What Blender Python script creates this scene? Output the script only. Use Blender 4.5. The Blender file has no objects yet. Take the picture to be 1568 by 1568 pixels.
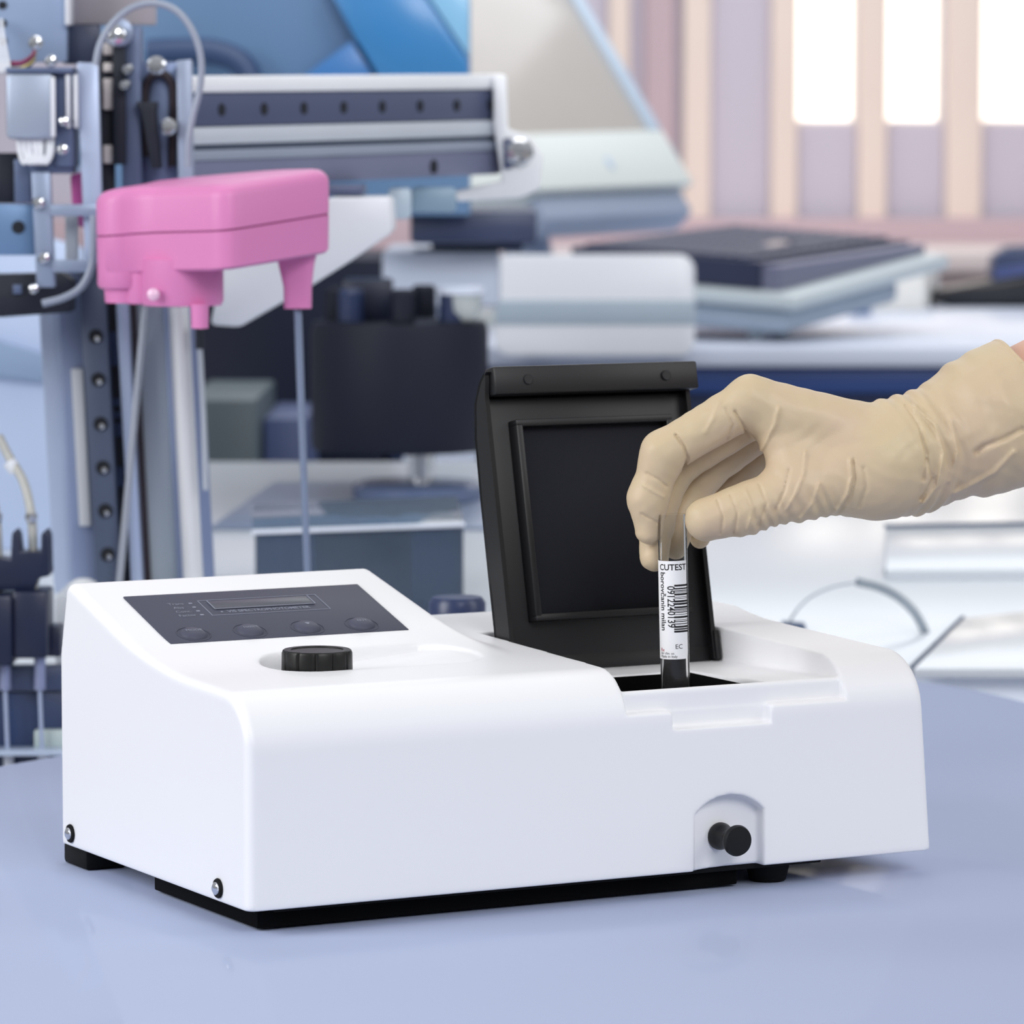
import bpy, bmesh, math, random
import numpy as np
from mathutils import Matrix, Vector
random.seed(4)
sc = bpy.context.scene
COL = sc.collection
PI = math.pi

# ------------------------------------------------------------------ camera geometry (image 1568 x 1568)
F = 6738.0
PIT = math.atan2(584, F)
CZ = 1.2126
_fw = np.array([0, math.cos(PIT), -math.sin(PIT)])
_up = np.array([0, math.sin(PIT), math.cos(PIT)])
CAM = np.array([0, 0, CZ])

def at(px, py, Y):
    """world point at depth Y seen at pixel (px, py)"""
    r = _fw + np.array([1., 0, 0]) * (px - 784) / F - _up * (py - 784) / F
    return CAM + r * (Y / r[1])

def zat(py, Y): return float(at(784, py, Y)[2])
def xat(px, Y): return float(at(px, 784, Y)[0])
def mpp(Y): return Y / F * 1.0

# ------------------------------------------------------------------ materials
def lin(c):
    out = []
    for v in c[:3]:
        v = v / 255.0
        out.append(v / 12.92 if v <= 0.04045 else ((v + 0.055) / 1.055) ** 2.4)
    return (*out, 1.0)

MATS = {}
def mat(name, c, rough=0.5, metal=0.0, spec=0.5, var=0.03, scale=25.0, bump=0.0, bscale=200.0, c2=None, coat=0.0, sss=0.0, sheen=0.0, emit=0.0):
    if name in MATS: return MATS[name]
    m = bpy.data.materials.new(name); m.use_nodes = True
    nt = m.node_tree; b = nt.nodes['Principled BSDF']
    b.inputs['Roughness'].default_value = rough
    b.inputs['Metallic'].default_value = metal
    b.inputs['Specular IOR Level'].default_value = spec
    b.inputs['Coat Weight'].default_value = coat
    b.inputs['Sheen Weight'].default_value = sheen
    if sss:
        b.inputs['Subsurface Weight'].default_value = sss
        b.inputs['Subsurface Radius'].default_value = (0.006, 0.004, 0.002)
        b.inputs['Subsurface Scale'].default_value = 1.0
    tc = nt.nodes.new('ShaderNodeTexCoord')
    no = nt.nodes.new('ShaderNodeTexNoise'); no.inputs['Scale'].default_value = scale
    no.inputs['Detail'].default_value = 3.0
    nt.links.new(tc.outputs['Object'], no.inputs['Vector'])
    mx = nt.nodes.new('ShaderNodeMix'); mx.data_type = 'RGBA'
    L = lin(c)
    mx.inputs[6].default_value = tuple(v * (1 - var) for v in L[:3]) + (1,)
    mx.inputs[7].default_value = tuple(min(1, v * (1 + var)) for v in L[:3]) + (1,)
    if c2: mx.inputs[7].default_value = lin(c2)
    nt.links.new(no.outputs['Fac'], mx.inputs[0])
    nt.links.new(mx.outputs[2], b.inputs['Base Color'])
    if bump:
        n2 = nt.nodes.new('ShaderNodeTexNoise'); n2.inputs['Scale'].default_value = bscale
        n2.inputs['Detail'].default_value = 4.0
        nt.links.new(tc.outputs['Object'], n2.inputs['Vector'])
        bp = nt.nodes.new('ShaderNodeBump'); bp.inputs['Strength'].default_value = bump
        bp.inputs['Distance'].default_value = 0.001
        nt.links.new(n2.outputs['Fac'], bp.inputs['Height'])
        nt.links.new(bp.outputs['Normal'], b.inputs['Normal'])
    if emit:
        b.inputs['Emission Color'].default_value = L
        b.inputs['Emission Strength'].default_value = emit
    MATS[name] = m
    return m

def clear(name, c, gloss=0.25, rough=0.03, body=0.0):
    """clear plastic or glass: see-through body with a fresnel sheen, 'body' = share of tinted solid"""
    if name in MATS: return MATS[name]
    m = bpy.data.materials.new(name); m.use_nodes = True
    nt = m.node_tree
    for n in list(nt.nodes): nt.nodes.remove(n)
    out = nt.nodes.new('ShaderNodeOutputMaterial')
    tr = nt.nodes.new('ShaderNodeBsdfTransparent'); tr.inputs['Color'].default_value = lin(c)
    gl = nt.nodes.new('ShaderNodeBsdfGlossy'); gl.inputs['Roughness'].default_value = rough
    gl.inputs['Color'].default_value = (1, 1, 1, 1)
    lw = nt.nodes.new('ShaderNodeLayerWeight'); lw.inputs['Blend'].default_value = gloss
    mx = nt.nodes.new('ShaderNodeMixShader')
    nt.links.new(lw.outputs['Fresnel'], mx.inputs[0])
    nt.links.new(tr.outputs[0], mx.inputs[1]); nt.links.new(gl.outputs[0], mx.inputs[2])
    last = mx
    if body:
        df = nt.nodes.new('ShaderNodeBsdfPrincipled'); df.inputs['Base Color'].default_value = lin(c); df.inputs['Roughness'].default_value = 0.4
        no = nt.nodes.new('ShaderNodeTexNoise'); no.inputs['Scale'].default_value = 18
        mr = nt.nodes.new('ShaderNodeMapRange'); mr.inputs[3].default_value = body * .8; mr.inputs[4].default_value = min(1, body * 1.2)
        nt.links.new(no.outputs['Fac'], mr.inputs[0])
        m2 = nt.nodes.new('ShaderNodeMixShader')
        nt.links.new(mr.outputs[0], m2.inputs[0])
        nt.links.new(mx.outputs[0], m2.inputs[1]); nt.links.new(df.outputs[0], m2.inputs[2])
        last = m2
    nt.links.new(last.outputs[0], out.inputs['Surface'])
    MATS[name] = m
    return m

# ------------------------------------------------------------------ objects
XF = {}
def _xf(o): return XF.get(o.name, Matrix.Identity(4)) if o is not None else Matrix.Identity(4)

def tag(o, label=None, cat=None, group=None, kind=None):
    if label: o['label'] = label
    if cat: o['category'] = cat
    if group: o['group'] = group
    if kind: o['kind'] = kind
    return o

def thing(name, label, cat, loc, rotz=0.0, group=None):
    o = bpy.data.objects.new(name, None); COL.objects.link(o)
    o.empty_display_size = 0.05
    o.location = tuple(loc); o.rotation_euler = (0, 0, rotz)
    XF[o.name] = Matrix.Translation(Vector(tuple(loc))) @ Matrix.Rotation(rotz, 4, 'Z')
    return tag(o, label, cat, group)

class MB:
    """collects shapes, in world coordinates (or local ones when built with local=True), into ONE mesh"""
    def __init__(s): s.v = []; s.f = []; s.sm = []
    def add(s, vs, fs, smooth=True):
        k = len(s.v); s.v += [tuple(map(float, p)) for p in vs]
        s.f += [tuple(i + k for i in f) for f in fs]; s.sm += [smooth] * len(fs)
        return s
    def bm(s, bm, M=None, smooth=True):
        bm.verts.index_update()
        s.add([tuple((M @ v.co) if M else v.co) for v in bm.verts], [tuple(v.index for v in f.verts) for f in bm.faces], smooth)
        bm.free(); return s
    def frame_box(s, c, ax, ay, az, bev=0.0, seg=2):
        """box centred on c with full edge vectors ax, ay, az"""
        c, ax, ay, az = (np.asarray(q, float) for q in (c, ax, ay, az))
        b = bmesh.new(); bmesh.ops.create_cube(b, size=1.0)
        l = [np.linalg.norm(q) for q in (ax, ay, az)]
        for v in b.verts: v.co = Vector((v.co.x * l[0], v.co.y * l[1], v.co.z * l[2]))
        if bev: bmesh.ops.bevel(b, geom=b.edges[:], offset=min(bev, min(l) * .45), segments=seg, affect='EDGES', profile=0.5)
        R = Matrix(((ax[0]/l[0], ay[0]/l[1], az[0]/l[2], c[0]), (ax[1]/l[0], ay[1]/l[1], az[1]/l[2], c[1]), (ax[2]/l[0], ay[2]/l[1], az[2]/l[2], c[2]), (0, 0, 0, 1)))
        return s.bm(b, R)
    def box(s, lo, hi, bev=0.0, seg=2):
        lo = np.asarray(lo, float); hi = np.asarray(hi, float); d = hi - lo
        return s.frame_box((lo + hi) / 2, (d[0], 0, 0), (0, d[1], 0), (0, 0, d[2]), bev, seg)
    def pbox(s, x0, y0, x1, y1, Y, dep, bev=0.002):
        """box whose front face is seen at pixels x0,y0..x1,y1 at depth Y"""
        a = at(x0, y1, Y); b = at(x1, y0, Y)
        return s.box((a[0], Y, a[2]), (b[0], Y + dep, b[2]), bev)
    def loft(s, rings, cap=True, closed=True):
        n = len(rings[0]); vs = [p for r in rings for p in r]; fs = []
        m = len(rings)
        for i in range(m - 1):
            for j in range(n if closed else n - 1):
                a = i * n + j; b = i * n + (j + 1) % n
                fs.append((a, b, b + n, a + n))
        if cap:
            fs.append(tuple(range(n - 1, -1, -1))); fs.append(tuple((m - 1) * n + j for j in range(n)))
        return s.add(vs, fs)
    def prism(s, pts, vec, inset=0.0):
        """polygon (3D points) swept along vec"""
        pts = [np.asarray(p, float) for p in pts]; vec = np.asarray(vec, float)
        b = bmesh.new()
        a = [b.verts.new(p) for p in pts]; c = [b.verts.new(p + vec) for p in pts]
        n = len(pts)
        b.faces.new(a); b.faces.new(c[::-1])
        for i in range(n): b.faces.new((a[i], c[i], c[(i+1) % n], a[(i+1) % n]))
        bmesh.ops.recalc_face_normals(b, faces=b.faces[:])
        if inset: bmesh.ops.bevel(b, geom=b.edges[:], offset=inset, segments=2, affect='EDGES', profile=0.5)
        return s.bm(b)
    def pprism(s, px, Y, dep, inset=0.0):
        return s.prism([at(x, y, Y) for x, y in px], (0, dep, 0), inset)
    def tube(s, pts, r, n=10, smooth_n=0):
        P = [np.asarray(p, float) for p in pts]
        if smooth_n: P = spline(P, smooth_n)
        R = r if hasattr(r, '__len__') else [r] * len(P)
        if len(R) != len(P): R = list(np.interp(np.linspace(0, 1, len(P)), np.linspace(0, 1, len(R)), R))
        rings = []; t0 = P[1] - P[0]; up = np.array([0, 0, 1.]) if abs(t0[2]) < .9 * np.linalg.norm(t0) else np.array([0, 1., 0])
        u = np.cross(t0, up); u /= np.linalg.norm(u)
        for i, p in enumerate(P):
            t = P[min(i+1, len(P)-1)] - P[max(i-1, 0)]; t = t / np.linalg.norm(t)
            u = u - t * (u @ t); u /= np.linalg.norm(u); w = np.cross(t, u)
            rings.append([p + R[i] * (math.cos(a) * u + math.sin(a) * w) for a in np.linspace(0, 2*PI, n, endpoint=False)])
        return s.loft(rings)
    def lathe(s, prof, origin, axis=(0, 0, 1), n=40, cap=True, rot=None):
        """prof: (radius, height) pairs along axis"""
        o = np.asarray(origin, float); ax = np.asarray(axis, float); ax /= np.linalg.norm(ax)
        h = np.array([1., 0, 0]) if abs(ax[0]) < .9 else np.array([0, 1., 0])
        u = np.cross(ax, h); u /= np.linalg.norm(u); w = np.cross(ax, u)
        rings = [[o + ax * z + max(r, 1e-5) * (math.cos(a) * u + math.sin(a) * w) for a in np.linspace(0, 2*PI, n, endpoint=False)] for r, z in prof]
        return s.loft(rings, cap)
    def build(s, name, m, parent=None, angle=35, local=False, smooth=True):
        me = bpy.data.meshes.new(name)
        M = Matrix.Identity(4) if local else _xf(parent).inverted()
        me.from_pydata([tuple(M @ Vector(v)) for v in s.v], [], s.f)
        me.update()
        b = bmesh.new(); b.from_mesh(me); bmesh.ops.recalc_face_normals(b, faces=b.faces[:]); b.to_mesh(me); b.free()
        if smooth:
            me.polygons.foreach_set('use_smooth', [True] * len(me.polygons))
            me.set_sharp_from_angle(angle=math.radians(angle))
        me.materials.append(m)
        o = bpy.data.objects.new(name, me); COL.objects.link(o)
        if parent is not None: o.parent = parent
        XF[o.name] = _xf(parent).copy()
        return o

def single(mb, name, m, label, cat, group=None, kind=None, angle=35):
    """a thing that is one mesh, its origin at its base"""
    v = np.array(mb.v); c = (v.min(0) + v.max(0)) / 2; c[2] = v[:, 2].min()
    for i, p in enumerate(mb.v): mb.v[i] = tuple(np.array(p) - c)
    o = mb.build(name, m, None, angle, local=True); o.location = tuple(c)
    XF[o.name] = Matrix.Translation(Vector(c))
    return tag(o, label, cat, group, kind)

def spline(P, n=8):
    P = [np.asarray(p, float) for p in P]; out = []
    Q = [2*P[0]-P[1]] + P + [2*P[-1]-P[-2]]
    for i in range(1, len(Q) - 2):
        for k in range(n):
            t = k / n; a, b, c, d = Q[i-1], Q[i], Q[i+1], Q[i+2]
            out.append(.5*((2*b)+(-a+c)*t+(2*a-5*b+4*c-d)*t*t+(-a+3*b-3*c+d)*t**3))
    out.append(P[-1]); return out

def rounded(x0, y0, x1, y1, r, n=6):
    pts = []
    for cx, cy, a0 in ((x1-r, y1-r, 0), (x0+r, y1-r, 90), (x0+r, y0+r, 180), (x1-r, y0+r, 270)):
        for k in range(n + 1):
            a = math.radians(a0 + 90 * k / n); pts.append((cx + r*math.cos(a), cy + r*math.sin(a)))
    return pts

def text_mesh(txt, size, align='LEFT'):
    """flat lettering as (verts, faces) in its own x/y plane"""
    cu = bpy.data.curves.new('txt', 'FONT'); cu.body = txt; cu.size = size; cu.align_x = align; cu.align_y = 'CENTER'; cu.resolution_u = 3; cu.offset = .00010 if size > .0045 else 0.0
    o = bpy.data.objects.new('txt', cu); COL.objects.link(o)
    dg = bpy.context.evaluated_depsgraph_get()
    me = bpy.data.meshes.new_from_object(o.evaluated_get(dg))
    b = bmesh.new(); b.from_mesh(me); bmesh.ops.triangulate(b, faces=b.faces[:])
    for _ in range(4):                                  # short edges only, so that lettering can follow a curved surface
        long = [e for e in b.edges if e.calc_length() > .0009]
        if not long or size > .01: break
        bmesh.ops.subdivide_edges(b, edges=long, cuts=1); bmesh.ops.triangulate(b, faces=b.faces[:])
    b.to_mesh(me); b.free()
    vs = [tuple(v.co) for v in me.vertices]; fs = [tuple(p.vertices) for p in me.polygons]
    bpy.data.objects.remove(o); bpy.data.curves.remove(cu); bpy.data.meshes.remove(me)
    return vs, fs

# ------------------------------------------------------------------ implicit surfaces -> mesh (naive surface nets)
def nets(fn, lo, hi, h):
    lo = np.asarray(lo, np.float32); hi = np.asarray(hi, np.float32)
    n = np.ceil((hi - lo) / h).astype(int) + 1
    X = (lo[0] + h * np.arange(n[0], dtype=np.float32))[:, None, None]
    Y = (lo[1] + h * np.arange(n[1], dtype=np.float32))[None, :, None]
    Z = (lo[2] + h * np.arange(n[2], dtype=np.float32))[None, None, :]
    d = fn(X, Y, Z).astype(np.float32)
    d = np.where(d == 0, np.float32(1e-7), d)
    neg = d < 0
    cnt = np.zeros(tuple(n - 1), np.int8)
    for i in (0, 1):
        for j in (0, 1):
            for k in (0, 1):
                cnt += neg[i:n[0]-1+i, j:n[1]-1+j, k:n[2]-1+k]
    I = np.argwhere((cnt > 0) & (cnt < 8))
    idx = np.full(tuple(n - 1), -1, np.int64); idx[I[:, 0], I[:, 1], I[:, 2]] = np.arange(len(I))
    acc = np.zeros((len(I), 3)); num = np.zeros(len(I))
    C8 = [(i, j, k) for i in (0, 1) for j in (0, 1) for k in (0, 1)]
    for a in C8:
        for ax in range(3):
            if a[ax]: continue
            b = list(a); b[ax] = 1
            d0 = d[I[:, 0]+a[0], I[:, 1]+a[1], I[:, 2]+a[2]]; d1 = d[I[:, 0]+b[0], I[:, 1]+b[1], I[:, 2]+b[2]]
            m = (d0 < 0) != (d1 < 0)
            t = np.where(m, d0 / np.where(m, d0 - d1, 1), 0)
            p = np.tile(np.array(a, float), (len(I), 1)); p[:, ax] += t
            acc[m] += p[m]; num[m] += 1
    V = lo + h * (I + acc / num[:, None])
    Q = []
    for ax in range(3):
        u, w = (ax + 1) % 3, (ax + 2) % 3
        sl0 = [slice(None)] * 3; sl1 = [slice(None)] * 3
        sl0[ax] = slice(0, n[ax]-1); sl1[ax] = slice(1, n[ax])
        for q in (u, w):
            sl0[q] = slice(1, n[q]-1); sl1[q] = slice(1, n[q]-1)
        a = neg[tuple(sl0)]; b = neg[tuple(sl1)]
        E = np.argwhere(a != b); s = a[E[:, 0], E[:, 1], E[:, 2]]
        off = np.zeros(3, int); off[u] = 1; off[w] = 1
        E = E + off
        def cell(du, dw):
            e = E.copy(); e[:, u] += du; e[:, w] += dw
            return idx[e[:, 0], e[:, 1], e[:, 2]]
        q = np.stack([cell(-1, -1), cell(0, -1), cell(0, 0), cell(-1, 0)], 1)
        q[~s] = q[~s][:, ::-1]
        Q.append(q)
    Q = np.concatenate(Q); Q = Q[(Q >= 0).all(1)]
    return V, Q

def nets_obj(name, V, Q, m, parent=None, origin=None, smooth=True, angle=None):
    me = bpy.data.meshes.new(name)
    if origin is not None: V = V - np.asarray(origin)
    me.vertices.add(len(V)); me.vertices.foreach_set('co', np.ascontiguousarray(V, np.float32).ravel())
    me.loops.add(len(Q) * 4); me.loops.foreach_set('vertex_index', Q.astype(np.int32).ravel())
    me.polygons.add(len(Q)); me.polygons.foreach_set('loop_start', np.arange(0, len(Q) * 4, 4, dtype=np.int32))
    me.polygons.foreach_set('use_smooth', np.ones(len(Q), bool))
    me.update(calc_edges=True); me.validate()
    if angle: me.set_sharp_from_angle(angle=math.radians(angle))
    me.materials.append(m)
    o = bpy.data.objects.new(name, me); COL.objects.link(o)
    if parent is not None: o.parent = parent
    if origin is not None: o.location = tuple(origin)
    XF[o.name] = _xf(parent).copy()
    return o

def rmax(a, b, r):
    return np.minimum(np.maximum(a, b), -r) + np.sqrt(np.maximum(a + r, 0)**2 + np.maximum(b + r, 0)**2)
def rmin(a, b, r): return -rmax(-a, -b, r)
def smin(a, b, k):
    h = np.maximum(k - np.abs(a - b), 0) / k
    return np.minimum(a, b) - h*h*k*.25
def boxd(X, Y, Z, lo, hi, r=0.0):
    c = [(lo[i] + hi[i]) / 2 for i in range(3)]; e = [(hi[i] - lo[i]) / 2 - r for i in range(3)]
    qx, qy, qz = np.abs(X - c[0]) - e[0], np.abs(Y - c[1]) - e[1], np.abs(Z - c[2]) - e[2]
    return np.sqrt(np.maximum(qx, 0)**2 + np.maximum(qy, 0)**2 + np.maximum(qz, 0)**2) + np.minimum(np.maximum(qx, np.maximum(qy, qz)), 0) - r
def capd(X, Y, Z, a, b, ra, rb):
    a = np.asarray(a, float); b = np.asarray(b, float); ba = b - a
    h = np.clip(((X-a[0])*ba[0] + (Y-a[1])*ba[1] + (Z-a[2])*ba[2]) / (ba @ ba), 0, 1)
    return np.sqrt((X-a[0]-h*ba[0])**2 + (Y-a[1]-h*ba[1])**2 + (Z-a[2]-h*ba[2])**2) - (ra + (rb-ra)*h)
# ================================================================== table
TZ = 0.75
def lacquer(name, c, share, rough):
    m = mat(name, c, rough=.6, spec=0.0, var=.012, scale=3); nt = m.node_tree
    b = nt.nodes['Principled BSDF']; out = nt.nodes['Material Output']
    g = nt.nodes.new('ShaderNodeBsdfGlossy'); g.inputs['Roughness'].default_value = rough; g.inputs['Color'].default_value = (1, 1, 1, 1)
    mx = nt.nodes.new('ShaderNodeMixShader'); mx.inputs[0].default_value = share
    nt.links.new(b.outputs[0], mx.inputs[1]); nt.links.new(g.outputs[0], mx.inputs[2]); nt.links.new(mx.outputs[0], out.inputs['Surface'])
    return m
M_table = lacquer('blue_lacquer', (170, 180, 208), .045, .05)
M_steel = mat('brushed_steel', (190, 196, 206), rough=0.25, metal=0.9)
edge = [(-.336, 3.243), (-.24, 3.335), (-.1, 3.42), (.08, 3.54), (.24, 3.66), (.344, 3.677), (.414, 3.56), (.485, 3.3), (.52, 2.8), (.53, 2.3), (.5, 1.8), (.36, 1.5), (.05, 1.4), (-.28, 1.47), (-.45, 1.75), (-.5, 2.2), (-.49, 2.7), (-.42, 3.08)]
P = [np.array((x, y, 0.)) for x, y in edge]
ring = spline(P + [P[0]], 8)[:-1]
# close the loop smoothly
ext = spline(P[-3:] + P + P[:3], 8); ring = ext[16:16 + 8 * len(P)]
cen = np.mean(ring, 0)
table = thing('round_table', 'glossy pale blue oval table under the white instrument', 'table', (cen[0], cen[1], 0))
mb = MB(); rr = []
for dz, k in ((-.030, .985), (-.026, .996), (-.004, .9995), (-.0012, .9985), (0, .996)):
    rr.append([cen + (p - cen) * k + np.array([0, 0, TZ + dz]) for p in ring])
mb.loft(rr); mb.build('table_top', M_table, table, 50)
MB().lathe([(.055, .03), (.05, .06), (.045, .68), (.12, .72)], (cen[0], cen[1], 0)).build('pedestal', M_steel, table)
MB().lathe([(.30, 0), (.30, .012), (.27, .022), (.06, .03)], (cen[0], cen[1], 0), n=64).build('foot_plate', M_steel, table)

# ================================================================== spectrophotometer
SO = np.array([-.1515, 2.4976, .765]); SR = math.radians(28.05)
spec = thing('spectrophotometer', 'white benchtop spectrophotometer with its black sample lid standing open', 'laboratory instrument', (SO[0], SO[1], TZ), SR)
SM = Matrix.Translation(Vector(SO)) @ Matrix.Rotation(SR, 4, 'Z')
XF[spec.name] = Matrix.Translation(Vector((SO[0], SO[1], TZ))) @ Matrix.Rotation(SR, 4, 'Z')
DZ = 0.015                                   # shell floor above the table: part coordinates below are relative to the shell floor
M_white = mat('white_moulded_plastic', (240, 240, 243), rough=0.38, spec=0.35, var=0.006, scale=8)
M_black = mat('black_moulded_plastic', (22, 22, 25), rough=0.42, spec=0.4, var=0.05)
M_jet = mat('jet_black_plastic', (11, 11, 12), rough=0.4, spec=0.35, var=0.05)
M_pit = mat('black_matt_paint', (6, 6, 7), rough=0.8, spec=0.1)
M_rubber = mat('black_rubber', (14, 14, 15), rough=0.7, spec=0.2)
M_panel = mat('dark_grey_overlay', (76, 78, 93), rough=0.5, spec=0.12, var=0.02)
M_pline = mat('pale_print', (136, 140, 157), rough=0.6)
M_chrome = mat('chrome', (215, 217, 222), rough=0.12, metal=1.0)

def housing(X, Y, Z):
    deck = Z - (.1235 + .03 * Y)
    right = (X - (.470 - .0757 * Z)) * .997
    back = (Y - (.2835 - np.maximum(Z - .120, 0) * .25))
    d = rmax(-Y, deck, .032)                            # rolled front shoulder
    d = rmax(d, right, .007)
    # inclined console on the left
    inc = (Z - (.126 + .3 * (Y - .133))) / 1.044
    side = (X - (.211 + (.160 - Z) * .35)) * .94
    con = rmax(inc, back, .008)
    con = rmax(con, side, .004)
    con = np.maximum(con, -Y + .05)
    d = rmin(d, np.maximum(con, Z - .17), .012)
    # low hump at the back of the right block
    hump = np.maximum((Z - (.1262 + .25 * (Y - .195))) * .97, Z - .1325)
    hump = np.maximum(np.maximum(hump, .407 - X), .18 - Y)
    d = rmin(d, rmax(hump, right, .006), .008)
    d = rmax(d, back, .004)
    d = rmax(d, -X, .005)
    d = np.maximum(d, rmax(-X, -Y, .006))
    d = rmax(d, -Z, .0015)
    # sample bay between the two blocks
    inb = np.maximum(np.abs(X - .3278) - .0773, Y - .192)
    flo = .1117 - .035 * np.maximum(Y - .01, 0)
    cut = np.maximum(inb, -(Z - flo))
    d = rmax(d, -cut, .0012)
    led = np.maximum(np.maximum(np.abs(X - .3278) - .0773, Y - .008), .0992 - Z)
    d = rmax(d, -led, .0012)
    notch = np.maximum(np.maximum(np.abs(X - .3165) - .0345, Y - .0078), .0880 - Z)
    d = rmax(d, -notch, .0012)
    well = boxd(X, Y, Z, (.2515, .0115, .02), (.3530, .103, .2))
    d = np.maximum(d, -well)
    # finger pocket under the wavelength dial
    xx = np.clip(X, .092, .176)
    zt = .1235 + .03 * Y
    pz = zt - .0075 * np.clip((.195 - X) / .09, 0, 1)
    pk = np.sqrt((X - xx)**2 + (Y - .112)**2) - .0285
    d = rmax(d, -np.maximum(pk, pz - Z), .003)
    # arched scoop round the pull knob
    ar = np.maximum(np.abs(X - .3218) - .0243, 0)
    arch = np.maximum(np.abs(X - .3218) - .0243, np.sqrt((X - .3218)**2 + (Z - .0125)**2) - .0330)
    depth = .0095 - .0065 * np.clip((.3218 - X + .004) / .028, 0, 1)**2
    d = rmax(d, -np.maximum(arch, Y - depth), .001)
    return d
V, Q = nets(housing, (-.004, -.004, -.004), (.476, .288, .170), .0015)
V = V + np.array([0, 0, DZ])
nets_obj('housing', V, Q, M_white, spec, angle=None)

def S(x, y, z): return np.array(SM @ Vector((x, y, z)))
SX = np.array(SM.to_3x3() @ Vector((1, 0, 0))); SY = np.array(SM.to_3x3() @ Vector((0, 1, 0))); SZ = np.array([0, 0, 1.])
def sbox(mb, lo, hi, bev=0.001):
    lo = np.array(lo); hi = np.array(hi); d = hi - lo
    return mb.frame_box(S(*((lo + hi) / 2)), SX * d[0], SY * d[1], SZ * d[2], bev)

# black liner of the sample well (four walls and a floor)
mb = MB()
a, b, c, d_ = (.2515, .0115), (.3530, .0115), (.3530, .103), (.2515, .103)
w = .0006
sbox(mb, (.2515, .0115, .02), (.3530, .0115 + w, .1105), 0); sbox(mb, (.2515, .103 - w, .02), (.3530, .103, .1075), 0)
sbox(mb, (.2515, .0115, .02), (.2515 + w, .103, .1105), 0); sbox(mb, (.3530 - w, .0115, .02), (.3530, .103, .1075), 0)
sbox(mb, (.2515, .0115, .0196), (.3530, .103, .0206), 0)
mb.build('sample_well', M_pit, spec)
# base plate and feet
mb = MB(); sbox(mb, (.022, .012, -.0035), (.395, .262, .0005), .001); sbox(mb, (.395, .035, -.0030), (.462, .276, .0005), .001); mb.build('base_plate', M_rubber, spec)  # right-hand box added out of view, darkens the reflection under that end
mb = MB(); sbox(mb, (.014, .018, -.0135), (.338, .168, -.0030), .001); mb.build('chassis_shadow_slab', M_pit, spec)  # black base block, its depth added to make the shadow band below the shell
for fx, fy in ((.367, .030), (.40, .245)):
    MB().lathe([(.0105, -DZ), (.0115, -DZ + .001), (.0150, .0005)], S(fx, fy, 0), n=28).build('foot', M_rubber, spec)
mb = MB(); sbox(mb, (.0065, .258, -DZ), (.036, .296, -.0005), .003); mb.build('foot', M_rubber, spec)
# control panel
t_ = np.array([0, .958, .287]); n_ = np.array([0, -.287, .958])
def PN(x, v, h=0.0):                                   # v: distance up the incline from y = .133
    q = np.array([x, .133, .126]) + t_ * v + n_ * h
    return S(*q)
pX, pT, pN = SX, SY * .958 + SZ * .287, SY * -.287 + SZ * .958
panel_mb = MB().frame_box(PN(.1065, .0735, .0004), pX * .1620, pT * .0765, pN * .0014, .0004)
panel = panel_mb.build('control_panel', M_panel, spec)
panel['label'] = 'dark grey membrane control panel'
def line(mb, x0, v0, x1, v1, w=.0004, h=.0012):
    a = PN(x0, v0, h); b = PN(x1, v1, h); d = b - a; L = np.linalg.norm(d); u = d / L; s = np.cross(pN, u)
    return mb.frame_box((a + b) / 2, d, s * w, pN * .0003)
dmb = MB()
line(dmb, .070, .098, .070, .074); line(dmb, .070, .074, .151, .074); line(dmb, .151, .074, .151, .098)
line(dmb, .070, .098, .151, .098)
dmb.build('display_border', M_pline, panel)
M_win = mat('dark_display_window', (66, 68, 81), rough=0.35, spec=0.35)
dw = MB().frame_box(PN(.110, .0895, .0012), pX * .068, pT * .0125, pN * .0008, .0002).build('display_window', M_win, panel)
line(MB(), .0755, .0962, .0755, .083, .0006, .0016)
mb = MB(); line(mb, .0755, .0962, .0755, .083, .0006, .0017); line(mb, .0755, .083, .1445, .083, .0006, .0017); line(mb, .1445, .083, .1445, .0962, .0006, .0017)
mb.build('display_bezel', M_pline, panel)
mb = MB()
def ptext(mb, txt, x, v, size, align='LEFT'):
    vs, fs = text_mesh(txt, size, align)
    mb.add([PN(x, v, .00135) + pX * p[0] + pT * p[1] for p in vs], fs)
ptext(mb, '\u25AA  VIS SPECTROPHOTOMETER', .0770, .0787, .0046)
for k, (s, xx) in enumerate((('Trans', .0485), ('Abs', .0495), ('Conc.', .0485), ('Factor', .0480))):
    ptext(mb, s, xx, .0945 - .0062 * k, .0045); line(mb, .0625, .0945 - .0062 * k, .0648, .0945 - .0062 * k, .0016)
mb.build('panel_print', M_pline, panel)
M_key = mat('grey_membrane_key', (78, 80, 96), rough=0.5, spec=0.2, var=0.02)
for k, x in enumerate((.0455, .0835, .1225, .1600)):
    o = MB().lathe([(.0085, 0), (.0083, .0006), (.0066, .0022), (.003, .0029), (.0, .003)], PN(x, .0470, .0010), pN, n=40).build('key', M_key, panel)
    o.name = 'key'
    ro = MB()
    rr = []
    for rad, hh in ((.0108, .00105), (.0108, .0014), (.0104, .0014), (.0104, .00105)):
        rr.append([PN(x, .0470, hh) + rad * (math.cos(q) * pX + math.sin(q) * pT) for q in np.linspace(0, 2*PI, 48, endpoint=False)])
    ro.loft(rr, cap=False).build('key_ring', M_panel, o)
    g = MB()
    ptext(g, ('MODE', '100%T', '\u25BC', 'ENT')[k], x, .0470, .0038, 'CENTER')
    g.v = [tuple(np.array(p) + pN * .0027) for p in g.v]
    g.build('key_print', M_pline, o)
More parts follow.
